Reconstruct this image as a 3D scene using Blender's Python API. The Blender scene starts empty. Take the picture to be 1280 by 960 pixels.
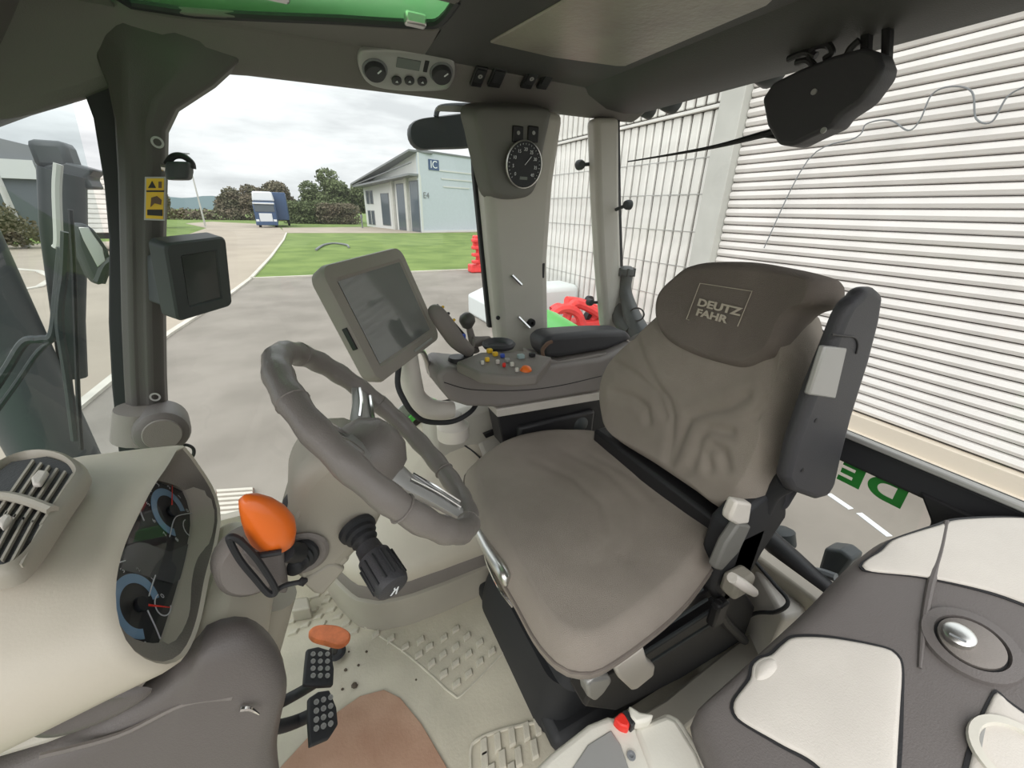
import bpy, bmesh, math, random
from mathutils import Vector, Matrix, noise
random.seed(7)
SC = bpy.context.scene
COL = SC.collection
V = Vector
# ---------------------------------------------------------------- camera
FPX = 500.0; CAM = V((0, 0, 1.2))
def _basis(yaw, pitch, roll):
    y, p, r = map(math.radians, (yaw, pitch, roll))
    F = V((math.sin(y)*math.cos(p), math.cos(y)*math.cos(p), -math.sin(p)))
    R0 = V((math.cos(y), -math.sin(y), 0)); U0 = R0.cross(F)
    return R0*math.cos(r)+U0*math.sin(r), U0*math.cos(r)-R0*math.sin(r), F
CR, CU, CF = _basis(27, 23.3, 1.5)
cd = bpy.data.cameras.new('camera'); cam = bpy.data.objects.new('camera', cd); COL.objects.link(cam)
cd.sensor_width = 36; cd.lens = 36*FPX/1280; cd.clip_start = 0.02; cd.clip_end = 2000
m = Matrix((( CR.x, CU.x, -CF.x, CAM.x), (CR.y, CU.y, -CF.y, CAM.y), (CR.z, CU.z, -CF.z, CAM.z), (0, 0, 0, 1)))
cam.matrix_world = m
SC.camera = cam
# ---------------------------------------------------------------- sky, sun, exposure
W = bpy.data.worlds.new('sky'); SC.world = W; W.use_nodes = True
wn = W.node_tree.nodes; wl = W.node_tree.links
bg = wn['Background']
tc = wn.new('ShaderNodeTexCoord'); sep = wn.new('ShaderNodeSeparateXYZ'); wl.new(tc.outputs['Generated'], sep.inputs[0])
mp = wn.new('ShaderNodeMapping'); mp.inputs['Scale'].default_value = (1.6, 1.6, 7.0); wl.new(tc.outputs['Generated'], mp.inputs[0])
nz = wn.new('ShaderNodeTexNoise'); nz.inputs['Scale'].default_value = 2.2; nz.inputs['Detail'].default_value = 6; nz.inputs['Roughness'].default_value = 0.55
wl.new(mp.outputs[0], nz.inputs['Vector'])
cr = wn.new('ShaderNodeValToRGB'); e = cr.color_ramp.elements
e[0].position = 0.36; e[0].color = (0.63, 0.645, 0.66, 1); e[1].position = 0.60; e[1].color = (0.96, 0.97, 0.98, 1)
wl.new(nz.outputs['Fac'], cr.inputs[0])
gr = wn.new('ShaderNodeMapRange'); gr.inputs['From Min'].default_value = 0.0; gr.inputs['From Max'].default_value = 1.0
gr.inputs['To Min'].default_value = 0.92; gr.inputs['To Max'].default_value = 2.3
wl.new(sep.outputs['Z'], gr.inputs['Value'])
wl.new(cr.outputs[0], bg.inputs['Color']); wl.new(gr.outputs[0], bg.inputs['Strength'])
sd = bpy.data.lights.new('sun', 'SUN'); sd.energy = 1.5; sd.angle = math.radians(50); sd.color = (1.0, 0.94, 0.88)
sun = bpy.data.objects.new('sun', sd); COL.objects.link(sun)
sun.rotation_euler = V((-0.62, -0.55, 0.75)).to_track_quat('Z', 'Y').to_euler()
SC.view_settings.view_transform = 'Standard'; SC.view_settings.look = 'None'
SC.view_settings.gamma = 1; SC.view_settings.use_curve_mapping = False
SC.view_settings.exposure = 0.2
# ---------------------------------------------------------------- placement helpers
def ray(px, py): return CF + CR*((px-640)/FPX) + CU*((480-py)/FPX)
def on(px, py, P, n):
    d = ray(px, py); P = V(P); n = V(n); return CAM + d*((P-CAM).dot(n)/d.dot(n))
def oX(px, py, v): return on(px, py, (v, 0, 0), (1, 0, 0))
def oY(px, py, v): return on(px, py, (0, v, 0), (0, 1, 0))
def oZ(px, py, v): return on(px, py, (0, 0, v), (0, 0, 1))
def LX(pts, v): return [oX(x, y, v) for x, y in pts]
def LY(pts, v): return [oY(x, y, v) for x, y in pts]
def LZ(pts, v): return [oZ(x, y, v) for x, y in pts]
def LP(pts, P, n): return [on(x, y, P, n) for x, y in pts]
# ---------------------------------------------------------------- materials
def mat(name, col, rough=0.5, metal=0, bump=0, bscale=200, var=0.0, vscale=4, spec=0.5, trans=0, col2=None, emit=None, coat=0, ior=1.45, wear=None):
    m = bpy.data.materials.new(name); m.use_nodes = True
    n = m.node_tree.nodes; l = m.node_tree.links; b = n['Principled BSDF']
    b.inputs['Base Color'].default_value = (*col, 1); b.inputs['Roughness'].default_value = rough
    b.inputs['Metallic'].default_value = metal; b.inputs['Specular IOR Level'].default_value = spec
    b.inputs['Transmission Weight'].default_value = trans; b.inputs['IOR'].default_value = ior
    b.inputs['Coat Weight'].default_value = coat
    t = n.new('ShaderNodeTexCoord')
    if var or col2:
        z = n.new('ShaderNodeTexNoise'); z.inputs['Scale'].default_value = vscale; z.inputs['Detail'].default_value = 5
        l.new(t.outputs['Object'], z.inputs['Vector'])
        r = n.new('ShaderNodeValToRGB'); e = r.color_ramp.elements
        c2 = col2 or tuple(min(1, c*(1+var)) for c in col); c1 = col if col2 else tuple(c*(1-var) for c in col)
        e[0].position = 0.35; e[0].color = (*c1, 1); e[1].position = 0.65; e[1].color = (*c2, 1)
        l.new(z.outputs['Fac'], r.inputs[0]); l.new(r.outputs[0], b.inputs['Base Color'])
    if bump:
        z = n.new('ShaderNodeTexNoise'); z.inputs['Scale'].default_value = bscale; z.inputs['Detail'].default_value = 3
        l.new(t.outputs['Object'], z.inputs['Vector'])
        p = n.new('ShaderNodeBump'); p.inputs['Strength'].default_value = bump; p.inputs['Distance'].default_value = 0.002
        l.new(z.outputs['Fac'], p.inputs['Height']); l.new(p.outputs[0], b.inputs['Normal'])
    if emit:
        b.inputs['Emission Color'].default_value = (*emit[0], 1); b.inputs['Emission Strength'].default_value = emit[1]
    return m
def glassmat(name, tint=(0.93, 0.96, 0.95), refl=0.06):
    m = bpy.data.materials.new(name); m.use_nodes = True
    n = m.node_tree.nodes; l = m.node_tree.links; n.remove(n['Principled BSDF'])
    t = n.new('ShaderNodeBsdfTransparent'); t.inputs[0].default_value = (*tint, 1)
    g = n.new('ShaderNodeBsdfGlossy'); g.inputs['Roughness'].default_value = 0.02
    lw = n.new('ShaderNodeLayerWeight'); pw = n.new('ShaderNodeMath'); pw.operation = 'POWER'; pw.inputs[1].default_value = 4; l.new(lw.outputs['Facing'], pw.inputs[0])
    f = n.new('ShaderNodeMapRange'); f.inputs['To Min'].default_value = refl*.5; f.inputs['To Max'].default_value = .7; l.new(pw.outputs[0], f.inputs['Value'])
    x = n.new('ShaderNodeMixShader'); l.new(f.outputs[0], x.inputs[0]); l.new(t.outputs[0], x.inputs[1]); l.new(g.outputs[0], x.inputs[2])
    l.new(x.outputs[0], n['Material Output'].inputs[0]); return m
M = dict(
 beige=mat('cream moulded plastic', (0.60, 0.555, 0.47), .42, bump=.08, bscale=420, var=.05, vscale=6),
 beige_dark=mat('taupe moulded plastic', (0.37, 0.345, 0.29), .45, bump=.1, bscale=420, var=.05, vscale=6),
 lid=mat('pale putty plastic', (0.62, 0.585, 0.535), .4, bump=.2, bscale=500, var=.05, vscale=9),
 white=mat('off white plastic', (0.66, 0.64, 0.57), .38, bump=.1, bscale=300, var=.05, vscale=12),
 taupe=mat('grey brown soft plastic', (0.21, 0.19, 0.175), .55, bump=.3, bscale=500, var=.06, vscale=7),
 console=mat('warm grey console plastic', (0.24, 0.22, 0.21), .5, bump=.35, bscale=600, var=.05, vscale=8),
 knee=mat('dark warm grey plastic', (0.135, 0.122, 0.117), .45, bump=.3, bscale=500, var=.04),
 fabric=mat('taupe seat fabric', (0.32, 0.283, 0.245), .95, bump=.9, bscale=900, var=.10, vscale=5, spec=.15),
 fabric_dark=mat('brown grey headrest fabric', (0.19, 0.165, 0.145), .95, bump=.9, bscale=900, var=.08, vscale=8, spec=.15),
 stitch=mat('pale thread', (0.50, 0.45, 0.37), .8),
 black=mat('black plastic', (0.018, 0.018, 0.02), .45, bump=.2, bscale=400),
 rubber=mat('black rubber', (0.022, 0.023, 0.026), .6),
 armblack=mat('charcoal armrest vinyl', (0.042, 0.042, 0.047), .5, bump=.3, bscale=500),
 pillar=mat('anthracite pillar plastic', (0.080, 0.075, 0.070), .5, bump=.25, bscale=500),
 pillar_light=mat('light grey pillar trim', (0.50, 0.48, 0.435), .5, bump=.25, bscale=500, var=.04),
 pod=mat('grey pod plastic', (0.16, 0.158, 0.145), .5, bump=.25, bscale=500),
 liner=mat('grey headliner', (0.155, 0.145, 0.137), .7, bump=.4, bscale=500),
 liner_dark=mat('dark header plastic', (0.055, 0.056, 0.052), .6, bump=.3, bscale=400),
 blind=mat('woven roof blind', (0.22, 0.20, 0.17), .35, col2=(0.32, 0.31, 0.25), vscale=5, bump=.5, bscale=90),
 silver=mat('brushed aluminium', (0.62, 0.62, 0.60), .3, metal=1),
 silverpl=mat('silver painted plastic', (0.38, 0.38, 0.37), .35, metal=.3),
 chrome=mat('chrome', (0.8, 0.8, 0.8), .12, metal=1),
 steel=mat('zinc plated steel', (0.42, 0.41, 0.38), .4, metal=.8, var=.2, vscale=20),
 wheel=mat('grey leather rim', (0.20, 0.182, 0.17), .38, bump=.3, bscale=500, coat=.1),
 orange=mat('orange plastic', (0.85, 0.17, 0.02), .32, coat=.2),
 orange_worn=mat('worn orange pedal rubber', (0.62, 0.17, 0.06), .6, bump=.4, bscale=150, var=.2, vscale=30),
 red=mat('red plastic', (0.72, 0.03, 0.02), .4), yellow=mat('yellow plastic', (0.8, 0.5, 0.03), .4),
 blue=mat('blue plastic', (0.05, 0.10, 0.45), .4), teal=mat('pale blue grey plastic', (0.35, 0.45, 0.45), .4),
 mat=mat('rubber floor mat', (0.50, 0.465, 0.375), .55, bump=.5, bscale=120, var=.12, vscale=5, coat=.1),
 tread=mat('floor mat tread', (0.52, 0.49, 0.41), .5, bump=.4, bscale=200, var=.08, vscale=20),
 cardboard=mat('brown board mat', (0.34, 0.20, 0.135), .8, col2=(0.42, 0.27, 0.19), vscale=9, bump=.5, bscale=150),
 screen=mat('dark display glass', (0.035, 0.042, 0.04), .08, spec=.6),
 shell=mat('taupe terminal plastic', (0.30, 0.275, 0.245), .5, bump=.3, bscale=500),
 screen_big=mat('grey display glass', (0.17, 0.18, 0.175), .12, spec=.7, coat=.4),
 lcd=mat('lcd glass', (0.14, 0.16, 0.15), .2),
 dialface=mat('black dial face', (0.012, 0.014, 0.018), .5), dialblue=mat('slate blue dial ring', (0.22, 0.38, 0.55), .6),
 dialgrey=mat('dial panel grey', (0.05, 0.055, 0.06), .5), mark=mat('white dial print', (0.75, 0.78, 0.8), .5),
 glass=glassmat('window glass'), glass_front=glassmat('windscreen glass', (0.80, 0.86, 0.86), .1),
 glass_green=mat('green tinted hatch pane', (0.24, 0.62, 0.25), .3),
 dialglass=glassmat('dial glass', (0.95, 0.95, 0.97), .1),
 green=mat('bright green paint', (0.10, 0.55, 0.09), .3, coat=.3), greenprint=mat('green lettering', (0.02, 0.20, 0.03), .5),
 asphalt=mat('asphalt', (0.205, 0.185, 0.16), .9, bump=.8, bscale=30, col2=(0.265, 0.24, 0.21), vscale=.9),
 concrete=mat('concrete paving', (0.36, 0.31, 0.25), .9, bump=.5, bscale=20, var=.08, vscale=.5),
 kerb=mat('pale kerb stone', (0.55, 0.52, 0.46), .9, var=.08, vscale=2),
 grass=mat('lawn grass', (0.105, 0.165, 0.035), .95, col2=(0.17, 0.24, 0.06), vscale=.6, bump=1, bscale=8),
 leaf=mat('tree leaves', (0.075, 0.10, 0.035), .8, col2=(0.13, 0.16, 0.07), vscale=.6),
 leaf2=mat('dull leaves', (0.10, 0.10, 0.055), .8, col2=(0.15, 0.12, 0.08), vscale=.5),
 bark=mat('bark', (0.12, 0.09, 0.06), .9), shutter=mat('white painted shutter slat', (0.74, 0.71, 0.69), .45, var=.05, vscale=1.5),
 sheet=mat('white profiled sheet', (0.70, 0.69, 0.66), .5, var=.10, vscale=2), shadow=mat('dark recess', (0.10, 0.09, 0.08), .9),
 column=mat('grey white column paint', (0.50, 0.50, 0.47), .7, var=.06, vscale=2), cream=mat('cream steel rail', (0.62, 0.55, 0.46), .6),
 facade=mat('pale blue grey facade', (0.50, 0.55, 0.60), .6, var=.02), facadew=mat('white wall paint', (0.60, 0.61, 0.60), .7),
 grey=mat('grey steel', (0.20, 0.21, 0.22), .6), darkwall=mat('slate grey cladding', (0.10, 0.115, 0.13), .7),
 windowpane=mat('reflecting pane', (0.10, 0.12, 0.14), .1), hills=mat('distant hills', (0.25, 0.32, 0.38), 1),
 redpaint=mat('red machine paint', (0.80, 0.07, 0.07), .4, var=.1), tarp=mat('white plastic sheet', (0.66, 0.70, 0.70), .4, bump=.6, bscale=20),
 truckw=mat('truck white', (0.65, 0.67, 0.70), .4), truckb=mat('truck blue', (0.05, 0.09, 0.18), .3),
 stack=mat('teal grey painted steel', (0.07, 0.078, 0.082), .45), exterior=mat('dark exterior plastic', (0.045, 0.052, 0.055), .5),
 rust=mat('rusty iron', (0.16, 0.10, 0.075), .9), dirt=mat('dark crumbs', (0.10, 0.08, 0.06), .95),
)
# ---------------------------------------------------------------- object helpers
def prop(o, label=None, cat=None, group=None, kind=None):
    if label: o['label'] = label
    if cat: o['category'] = cat
    if group: o['group'] = group
    if kind: o['kind'] = kind
    return o
def thing(name, label, cat, loc, group=None):
    o = bpy.data.objects.new(name, None); COL.objects.link(o); o.location = loc; o.empty_display_size = .05
    return prop(o, label, cat, group)
def par(o, parent):
    if parent is not None:
        root = parent; off = V(parent.location)
        while root.parent: root = root.parent; off = V(root.location) if root.type == 'EMPTY' or True else off
        # all meshes are written in world space; every mesh object sits at the origin
        o.parent = parent
        if parent.type == 'EMPTY': o.location = -V(parent.location)
        elif parent.parent is None: o.location = (0, 0, 0)
        else: o.location = (0, 0, 0)
    return o
def add(name, verts, faces, m, parent=None, smooth=True, bev=0, seg=2, sub=0, angle=40):
    me = bpy.data.meshes.new(name); me.from_pydata([tuple(v) for v in verts], [], faces)
    bm = bmesh.new(); bm.from_mesh(me); bmesh.ops.remove_doubles(bm, verts=bm.verts, dist=1e-6)
    bmesh.ops.recalc_face_normals(bm, faces=bm.faces); bm.to_mesh(me); bm.free()
    if isinstance(m, (list, tuple)):
        for k in m: me.materials.append(M[k])
    else: me.materials.append(M[m])
    o = bpy.data.objects.new(name, me); COL.objects.link(o)
    if smooth:
        for p in me.polygons: p.use_smooth = True
    if bev:
        b = o.modifiers.new('bevel', 'BEVEL'); b.width = bev; b.segments = seg; b.limit_method = 'ANGLE'; b.angle_limit = math.radians(30); b.harden_normals = False
    if sub:
        s = o.modifiers.new('sub', 'SUBSURF'); s.levels = sub; s.render_levels = sub
    if smooth and not sub:
        try: me.set_sharp_from_angle(angle=math.radians(angle))
        except Exception: pass
    return par(o, parent)
def frame(ax, ay):
    ax = V(ax).normalized(); az = ax.cross(V(ay)).normalized(); ay = az.cross(ax); return ax, ay, az
class Fr:
    def __init__(s, o, ax, ay): s.o = V(o); s.x, s.y, s.z = frame(ax, ay)
    def __call__(s, x, y, z=0): return s.o+s.x*x+s.y*y+s.z*z
    def at(s, x, y, z=0): return Fr(s(x, y, z), s.x, s.y)
    def px(s, px, py, z=0):
        p = on(px, py, s.o+s.z*z, s.z)-s.o; return p.dot(s.x), p.dot(s.y)
WF = Fr((0, 0, 0), (1, 0, 0), (0, 1, 0))
def boxvf(c, s, fr=WF, taper=1):
    vs = []
    for z in (-1, 1):
        t = 1 if z < 0 else taper
        for x, y in ((-1, -1), (1, -1), (1, 1), (-1, 1)): vs.append(fr(c[0]+x*s[0]/2*t, c[1]+y*s[1]/2*t, c[2]+z*s[2]/2))
    return vs, [(0, 3, 2, 1), (4, 5, 6, 7), (0, 1, 5, 4), (1, 2, 6, 5), (2, 3, 7, 6), (3, 0, 4, 7)]
def box(name, c, s, m, parent=None, bev=0.004, fr=WF, taper=1, **k):
    v, f = boxvf(c, s, fr, taper); return add(name, v, f, m, parent, bev=bev, **k)
def boxes(name, lst, m, parent=None, bev=0, fr=WF, **k):
    vs, fs = [], []
    for c, s in lst:
        v, f = boxvf(c, s, fr); n = len(vs); vs += v; fs += [tuple(i+n for i in q) for q in f]
    return add(name, vs, fs, m, parent, bev=bev, smooth=bev > 0, **k)
def slab(name, pts, vec, m, parent=None, bev=0.004, **k):
    n = len(pts); vec = V(vec); vs = [V(p) for p in pts]+[V(p)+vec for p in pts]
    fs = [tuple(range(n)), tuple(range(2*n-1, n-1, -1))]+[(i, (i+1) % n, n+(i+1) % n, n+i) for i in range(n)]
    return add(name, vs, fs, m, parent, bev=bev, **k)
def catmull(pts, k=6, closed=False):
    P = [V(p) for p in pts]; n = len(P)
    if n < 3: return P
    out = []
    for i in range(n if closed else n-1):
        if closed: a, b, c, d = P[i-1], P[i], P[(i+1) % n], P[(i+2) % n]
        else: a, b, c, d = P[max(i-1, 0)], P[i], P[i+1], P[min(i+2, n-1)]
        for j in range(k):
            t = j/k; out.append(.5*((2*b)+(c-a)*t+(2*a-5*b+4*c-d)*t*t+(3*b-a-3*c+d)*t**3))
    if not closed: out.append(P[-1])
    return out
def tube(name, pts, r, m, parent=None, n=10, closed=False, k=6, ell=None, **kw):
    rs = r if isinstance(r, (list, tuple)) else None
    if k > 1:
        if rs: rr = [q.x for q in catmull([V((a, 0, 0)) for a in rs], k, closed)]
        P = catmull(pts, k, closed)
        if not rs: rr = [r]*len(P)
        elif len(rr) < len(P): rr = [rs[0]+(rs[-1]-rs[0])*i/(len(P)-1) for i in range(len(P))]
    else: P = [V(p) for p in pts]; rr = rs or [r]*len(P)
    vs, fs = [], []; N = len(P); prev = None
    for i in range(N):
        if closed: t = P[(i+1) % N]-P[i-1]
        else: t = P[min(i+1, N-1)]-P[max(i-1, 0)]
        t.normalize()
        if prev is None:
            a = V((0, 0, 1)) if abs(t.z) < .9 else V((1, 0, 0)); u = t.cross(a).normalized()
        else: u = (prev-t*prev.dot(t)).normalized()
        prev = u; w = t.cross(u)
        for j in range(n):
            q = 2*math.pi*j/n; vs.append(P[i]+(u*math.cos(q)+w*math.sin(q)*(ell or 1))*rr[i])
    for i in range(N if closed else N-1):
        for j in range(n):
            a = i*n+j; b = i*n+(j+1) % n; c = ((i+1) % N)*n+(j+1) % n; d = ((i+1) % N)*n+j; fs.append((a, b, c, d))
    if not closed: fs.append(tuple(range(n))); fs.append(tuple((N-1)*n+j for j in range(n)))
    return add(name, vs, fs, m, parent, **kw)
def lathe(name, prof, o, axis, m, parent=None, n=28, **kw):
    a = V(axis).normalized(); u = a.orthogonal().normalized(); w = a.cross(u); o = V(o); vs, fs = [], []
    for r, h in prof:
        for j in range(n):
            q = 2*math.pi*j/n; vs.append(o+a*h+(u*math.cos(q)+w*math.sin(q))*max(r, 1e-4))
    for i in range(len(prof)-1):
        for j in range(n): fs.append((i*n+j, i*n+(j+1) % n, (i+1)*n+(j+1) % n, (i+1)*n+j))
    fs.append(tuple(range(n))); fs.append(tuple((len(prof)-1)*n+j for j in range(n)))
    return add(name, vs, fs, m, parent, **kw)
def loft(name, rings, m, parent=None, cap=(True, True), **kw):
    n = len(rings[0]); vs = [p for r in rings for p in r]; fs = []
    for i in range(len(rings)-1):
        for j in range(n): fs.append((i*n+j, i*n+(j+1) % n, (i+1)*n+(j+1) % n, (i+1)*n+j))
    if cap[0]: fs.append(tuple(range(n)))
    if cap[1]: fs.append(tuple((len(rings)-1)*n+j for j in range(n)))
    return add(name, vs, fs, m, parent, **kw)
def resample(pts, n, sm=True):
    """closed polyline -> n evenly spaced points, softly rounded"""
    P = catmull(pts, 8, True) if sm else [V(p) for p in pts]
    L = [0]
    for i in range(len(P)): L.append(L[-1]+(P[(i+1) % len(P)]-P[i]).length)
    out = []; j = 0
    for i in range(n):
        s = L[-1]*i/n
        while L[j+1] < s: j += 1
        t = (s-L[j])/max(L[j+1]-L[j], 1e-9); out.append(P[j].lerp(P[(j+1) % len(P)], t))
    return out
def pillow(name, outline, nrm, prof, m, parent=None, n=72, inner=8, top=0.0, disp=None, sm=True, **kw):
    """closed cushion: outline ring swept through (inset, height) profile, front filled with rings to the centre.
       prof runs from the back to the front; nrm is the front direction"""
    nrm = V(nrm).normalized(); R0 = resample(outline, n, sm); c = sum(R0, V())/n
    rings = []
    def ins(p, d):
        v = c-p; L = v.length; return p+v*min(d/L, .96)
    for d, h in prof: rings.append([ins(p, d)+nrm*h for p in R0])
    last = prof[-1]
    for i in range(1, inner):
        t = i/inner; ring = []
        for p in rings[len(prof)-1]:
            base = c+nrm*last[1]; q = p.lerp(base, t); ring.append(q+nrm*top*(1-(1-t)**2))
        rings.append(ring)
    if disp:
        for i in range(len(prof)-1, len(rings)): rings[i] = [p+nrm*disp(p) for p in rings[i]]
    return loft(name, rings, m, parent, **kw)
def segd(p, a, b):
    ab = b-a; t = max(0, min(1, (p-a).dot(ab)/max(ab.length_squared, 1e-12))); return (p-(a+ab*t)).length
def text(name, s, fr, size, m, parent=None, ext=0.0006, mirror=False, shear=0, sx=1, bold=0):
    cu = bpy.data.curves.new(name, 'FONT'); cu.body = s; cu.size = size; cu.extrude = ext; cu.align_x = 'CENTER'; cu.align_y = 'CENTER'; cu.shear = shear; cu.offset = bold
    t = bpy.data.objects.new('tmp', cu); COL.objects.link(t)
    bpy.context.view_layer.update()
    me = bpy.data.meshes.new_from_object(t.evaluated_get(bpy.context.evaluated_depsgraph_get()))
    bpy.data.objects.remove(t)
    for v in me.vertices:
        x, y, z = v.co; v.co = fr(x*sx*(-1 if mirror else 1), y, z)
    me.materials.clear(); me.materials.append(M[m]); me.name = name
    o = bpy.data.objects.new(name, me); COL.objects.link(o); return par(o, parent)
def annulus(name, fr, r0, r1, a0, a1, m, parent=None, h=.001, n=40):
    vs, fs = [], []
    for i in range(n+1):
        a = math.radians(a0+(a1-a0)*i/n)
        for r, z in ((r0, 0), (r1, 0), (r1, h), (r0, h)): vs.append(fr(r*math.cos(a), r*math.sin(a), z))
    for i in range(n):
        for j in range(4): fs.append((i*4+j, i*4+(j+1) % 4, (i+1)*4+(j+1) % 4, (i+1)*4+j))
    fs += [(0, 1, 2, 3), tuple(n*4+j for j in (3, 2, 1, 0))]
    return add(name, vs, fs, m, parent, smooth=False)
def disc(name, fr, r, m, parent=None, h=.002, **k): return lathe(name, [(r, 0), (r, h), (r*.97, h*1.2)], fr.o, fr.z, m, parent, smooth=False, **k)
def struct(o, label=None): return prop(o, label, None, None, 'structure')
def cp(root, delta, label=None):
    r = root.copy(); COL.objects.link(r); r.location = V(root.location)+V(delta)
    if label: r['label'] = label
    for ch in list(root.children):
        c = ch.copy(); COL.objects.link(c); c.parent = r
        for g in ch.children:
            d = g.copy(); COL.objects.link(d); d.parent = c
    return r
# ================================================================ OUTSIDE
G = -1.4
add('ground', [(-90, -30, G), (60, -30, G), (60, 260, G), (-90, 260, G)], [(0, 1, 2, 3)], 'grass', smooth=False); struct(bpy.data.objects['ground'], 'grass ground running to the horizon')
def sheet(name, pts, z, m, h=.03):
    pts = [V((p[0], p[1], z)) for p in pts]; return slab(name, pts, (0, 0, -h), m, bev=0, smooth=False)
fore = sheet('floor_forecourt', [(-3.0, -12), (6.3, -12), (6.3, 12.5), (30, 13), (30, 18.3), (-1.93, 18.3), (-2.0, 17.5), (-2.3, 14.5), (-2.84, 10.6), (-3.0, 8)], G+.012, 'asphalt'); struct(fore, 'grey asphalt forecourt')
road = sheet('floor_road', [(-40, -12), (-3.0, -12), (-3.0, 8), (-2.84, 10.6), (-2.3, 14.5), (-1.93, 18.3), (-1.6, 26), (-1.25, 39.7), (-1.3, 50), (-2.1, 62), (-5, 74), (-12, 82), (-14, 74), (-9.5, 60), (-8.9, 45), (-10.5, 40), (-17, 36), (-40, 34)], G+.02, 'concrete'); struct(road, 'beige concrete road')
side = sheet('floor_path', [(-1.9, 62), (8.8, 66), (30, 58.5), (30, 54.6), (12, 50.2), (-1.4, 50)], G+.024, 'concrete'); struct(side, 'concrete path along the far lawn edge')
def kerb(name, pts, label, w=.13):
    P = [V((a, b, 0)) for a, b in pts]; vs, fs = [], []
    for i, p in enumerate(P):
        t = (P[min(i+1, len(P)-1)]-P[max(i-1, 0)]).normalized(); s = V((-t.y, t.x, 0))*w/2
        for q, z in ((p-s, G), (p-s, G+.06), (p+s, G+.06), (p+s, G)): vs.append((q.x, q.y, z))
    for i in range(len(P)-1):
        for j in range(3): fs.append((i*4+j, i*4+j+1, i*4+j+5, i*4+j+4))
    fs += [(0, 1, 2, 3), tuple(len(vs)-4+j for j in range(4))]
    return struct(add(name, vs, fs, 'kerb', smooth=False), label)
kerb('trim_1', [(-3.3, 2), (-3.15, 5), (-3.0, 8), (-2.84, 10.6), (-2.3, 14.5), (-1.93, 18.3), (-1.6, 26), (-1.25, 39.7), (-1.2, 50)], 'pale kerb line between asphalt and concrete road')
kerb('trim_2', [(-1.93, 18.35), (2, 18.4), (7, 18.4), (30, 18.4)], 'pale kerb along the lawn')
kerb('trim_3', [(-14, 24.5), (-11, 24), (-9.3, 22.5), (-8.1, 20.3), (-7.7, 18.3), (-8.3, 16.8), (-10, 15.8), (-14, 15.5)], 'curved kerb island seen through the windscreen', .2)
# short white lines on the ground behind
for a, b in (((1036, 617), (1064, 636)), ((1074, 641), (1112, 670))):
    p, q = oZ(*a, G+.02), oZ(*b, G+.02); t = (q-p).normalized(); s = V((-t.y, t.x, 0))*.03
    struct(slab('trim_4', [p-s, q-s, q+s, p+s], (0, 0, -.006), 'mark', bev=0, smooth=False), 'white line painted on the ground')
# ---- wall behind the tractor
WX = 6.2
hall = box('wall_rear_hall', (WX+.45, 3.2, 1.6), (.5, 18, 6.2), 'shadow', bev=0, smooth=False); struct(hall, 'dark backing wall behind shutter and cladding')
prof = [(0, 0), (-.045, .012), (-.062, .05), (-.05, .095), (-.012, .113), (0, .113)]
def slatmesh(y0, y1):
    vs = [(x, y, z) for y in (y0, y1) for x, z in prof]; n = len(prof)
    return vs, [tuple(range(n)), tuple(range(n, 2*n))]+[(i, (i+1) % n, n+(i+1) % n, n+i) for i in range(n)]
vs, fs = slatmesh(-6, 4.72); shb = box('wall_rear_shutter', (WX+.08, -.64, 1.5), (.1, 10.7, 5.9), 'shadow', bev=0, smooth=False); struct(shb, 'white roller shutter behind the tractor')
s0 = add('slat', vs, fs, 'shutter', shb, smooth=True, angle=25); s0.location = (WX+.03, 0, G+.30)
for i in range(1, 47):
    s = s0.copy(); COL.objects.link(s); s.location = (WX+.03, 0, G+.30+i*.122); s.rotation_euler = (0, 0, random.uniform(-.001, .001))
box('bottom_rail', (WX-.03, -.64, G+.16), (.12, 10.7, .24), 'cream', shb, bev=.01)
box('rail_lip', (WX-.10, -.64, G+.05), (.06, 10.7, .05), 'cream', shb, bev=.005)
col_ = box('wall_rear_column', (WX-.02, 4.93, 1.5), (.3, .40, 5.9), 'column', bev=.01); struct(col_, 'grey white column between shutter and cladding')
pb = box('wall_rear_cladding', (WX+.1, 8.7, 1.5), (.1, 7.2, 5.9), 'shadow', bev=0, smooth=False); struct(pb, 'weathered white profiled cladding')
vs, fs = boxvf((0, 0, 0), (.07, .165, 4.05)); p0 = add('panel', vs, fs, 'sheet', pb, bev=.02); p0.location = (WX+.03, 5.25, G+2.14)
q0 = None
for i in range(0, 33):
    y = 5.25+i*.212
    if i: s = p0.copy(); COL.objects.link(s); s.location = (WX+.03+random.uniform(-.006, .006), y, G+2.14)
    s = p0.copy(); COL.objects.link(s); s.location = (WX+.05, y, G+2.14+4.15)
for z in (.55, 1.15, 1.75, 2.35, 2.95, 3.5): box('cross_wire', (WX-.008, 8.7, G+z), (.006, 7.0, .012), 'silverpl', pb, bev=0, smooth=False)
box('cross_rail', (WX-.01, 8.7, G+4.2), (.08, 7.1, .05), 'sheet', pb, bev=.005)
pc = prop(tube('cable', [oX(x, y, WX-.12) for x, y in ((955, 310), (1010, 200), (1070, 172), (1083, 155), (1112, 150), (1135, 163), (1150, 150), (1165, 118), (1190, 108), (1215, 115), (1220, 148), (1240, 152), (1260, 120), (1290, 105))], .008, 'grey', n=6), 'thin looping cable hanging in front of the white shutter', 'cable')
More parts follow.
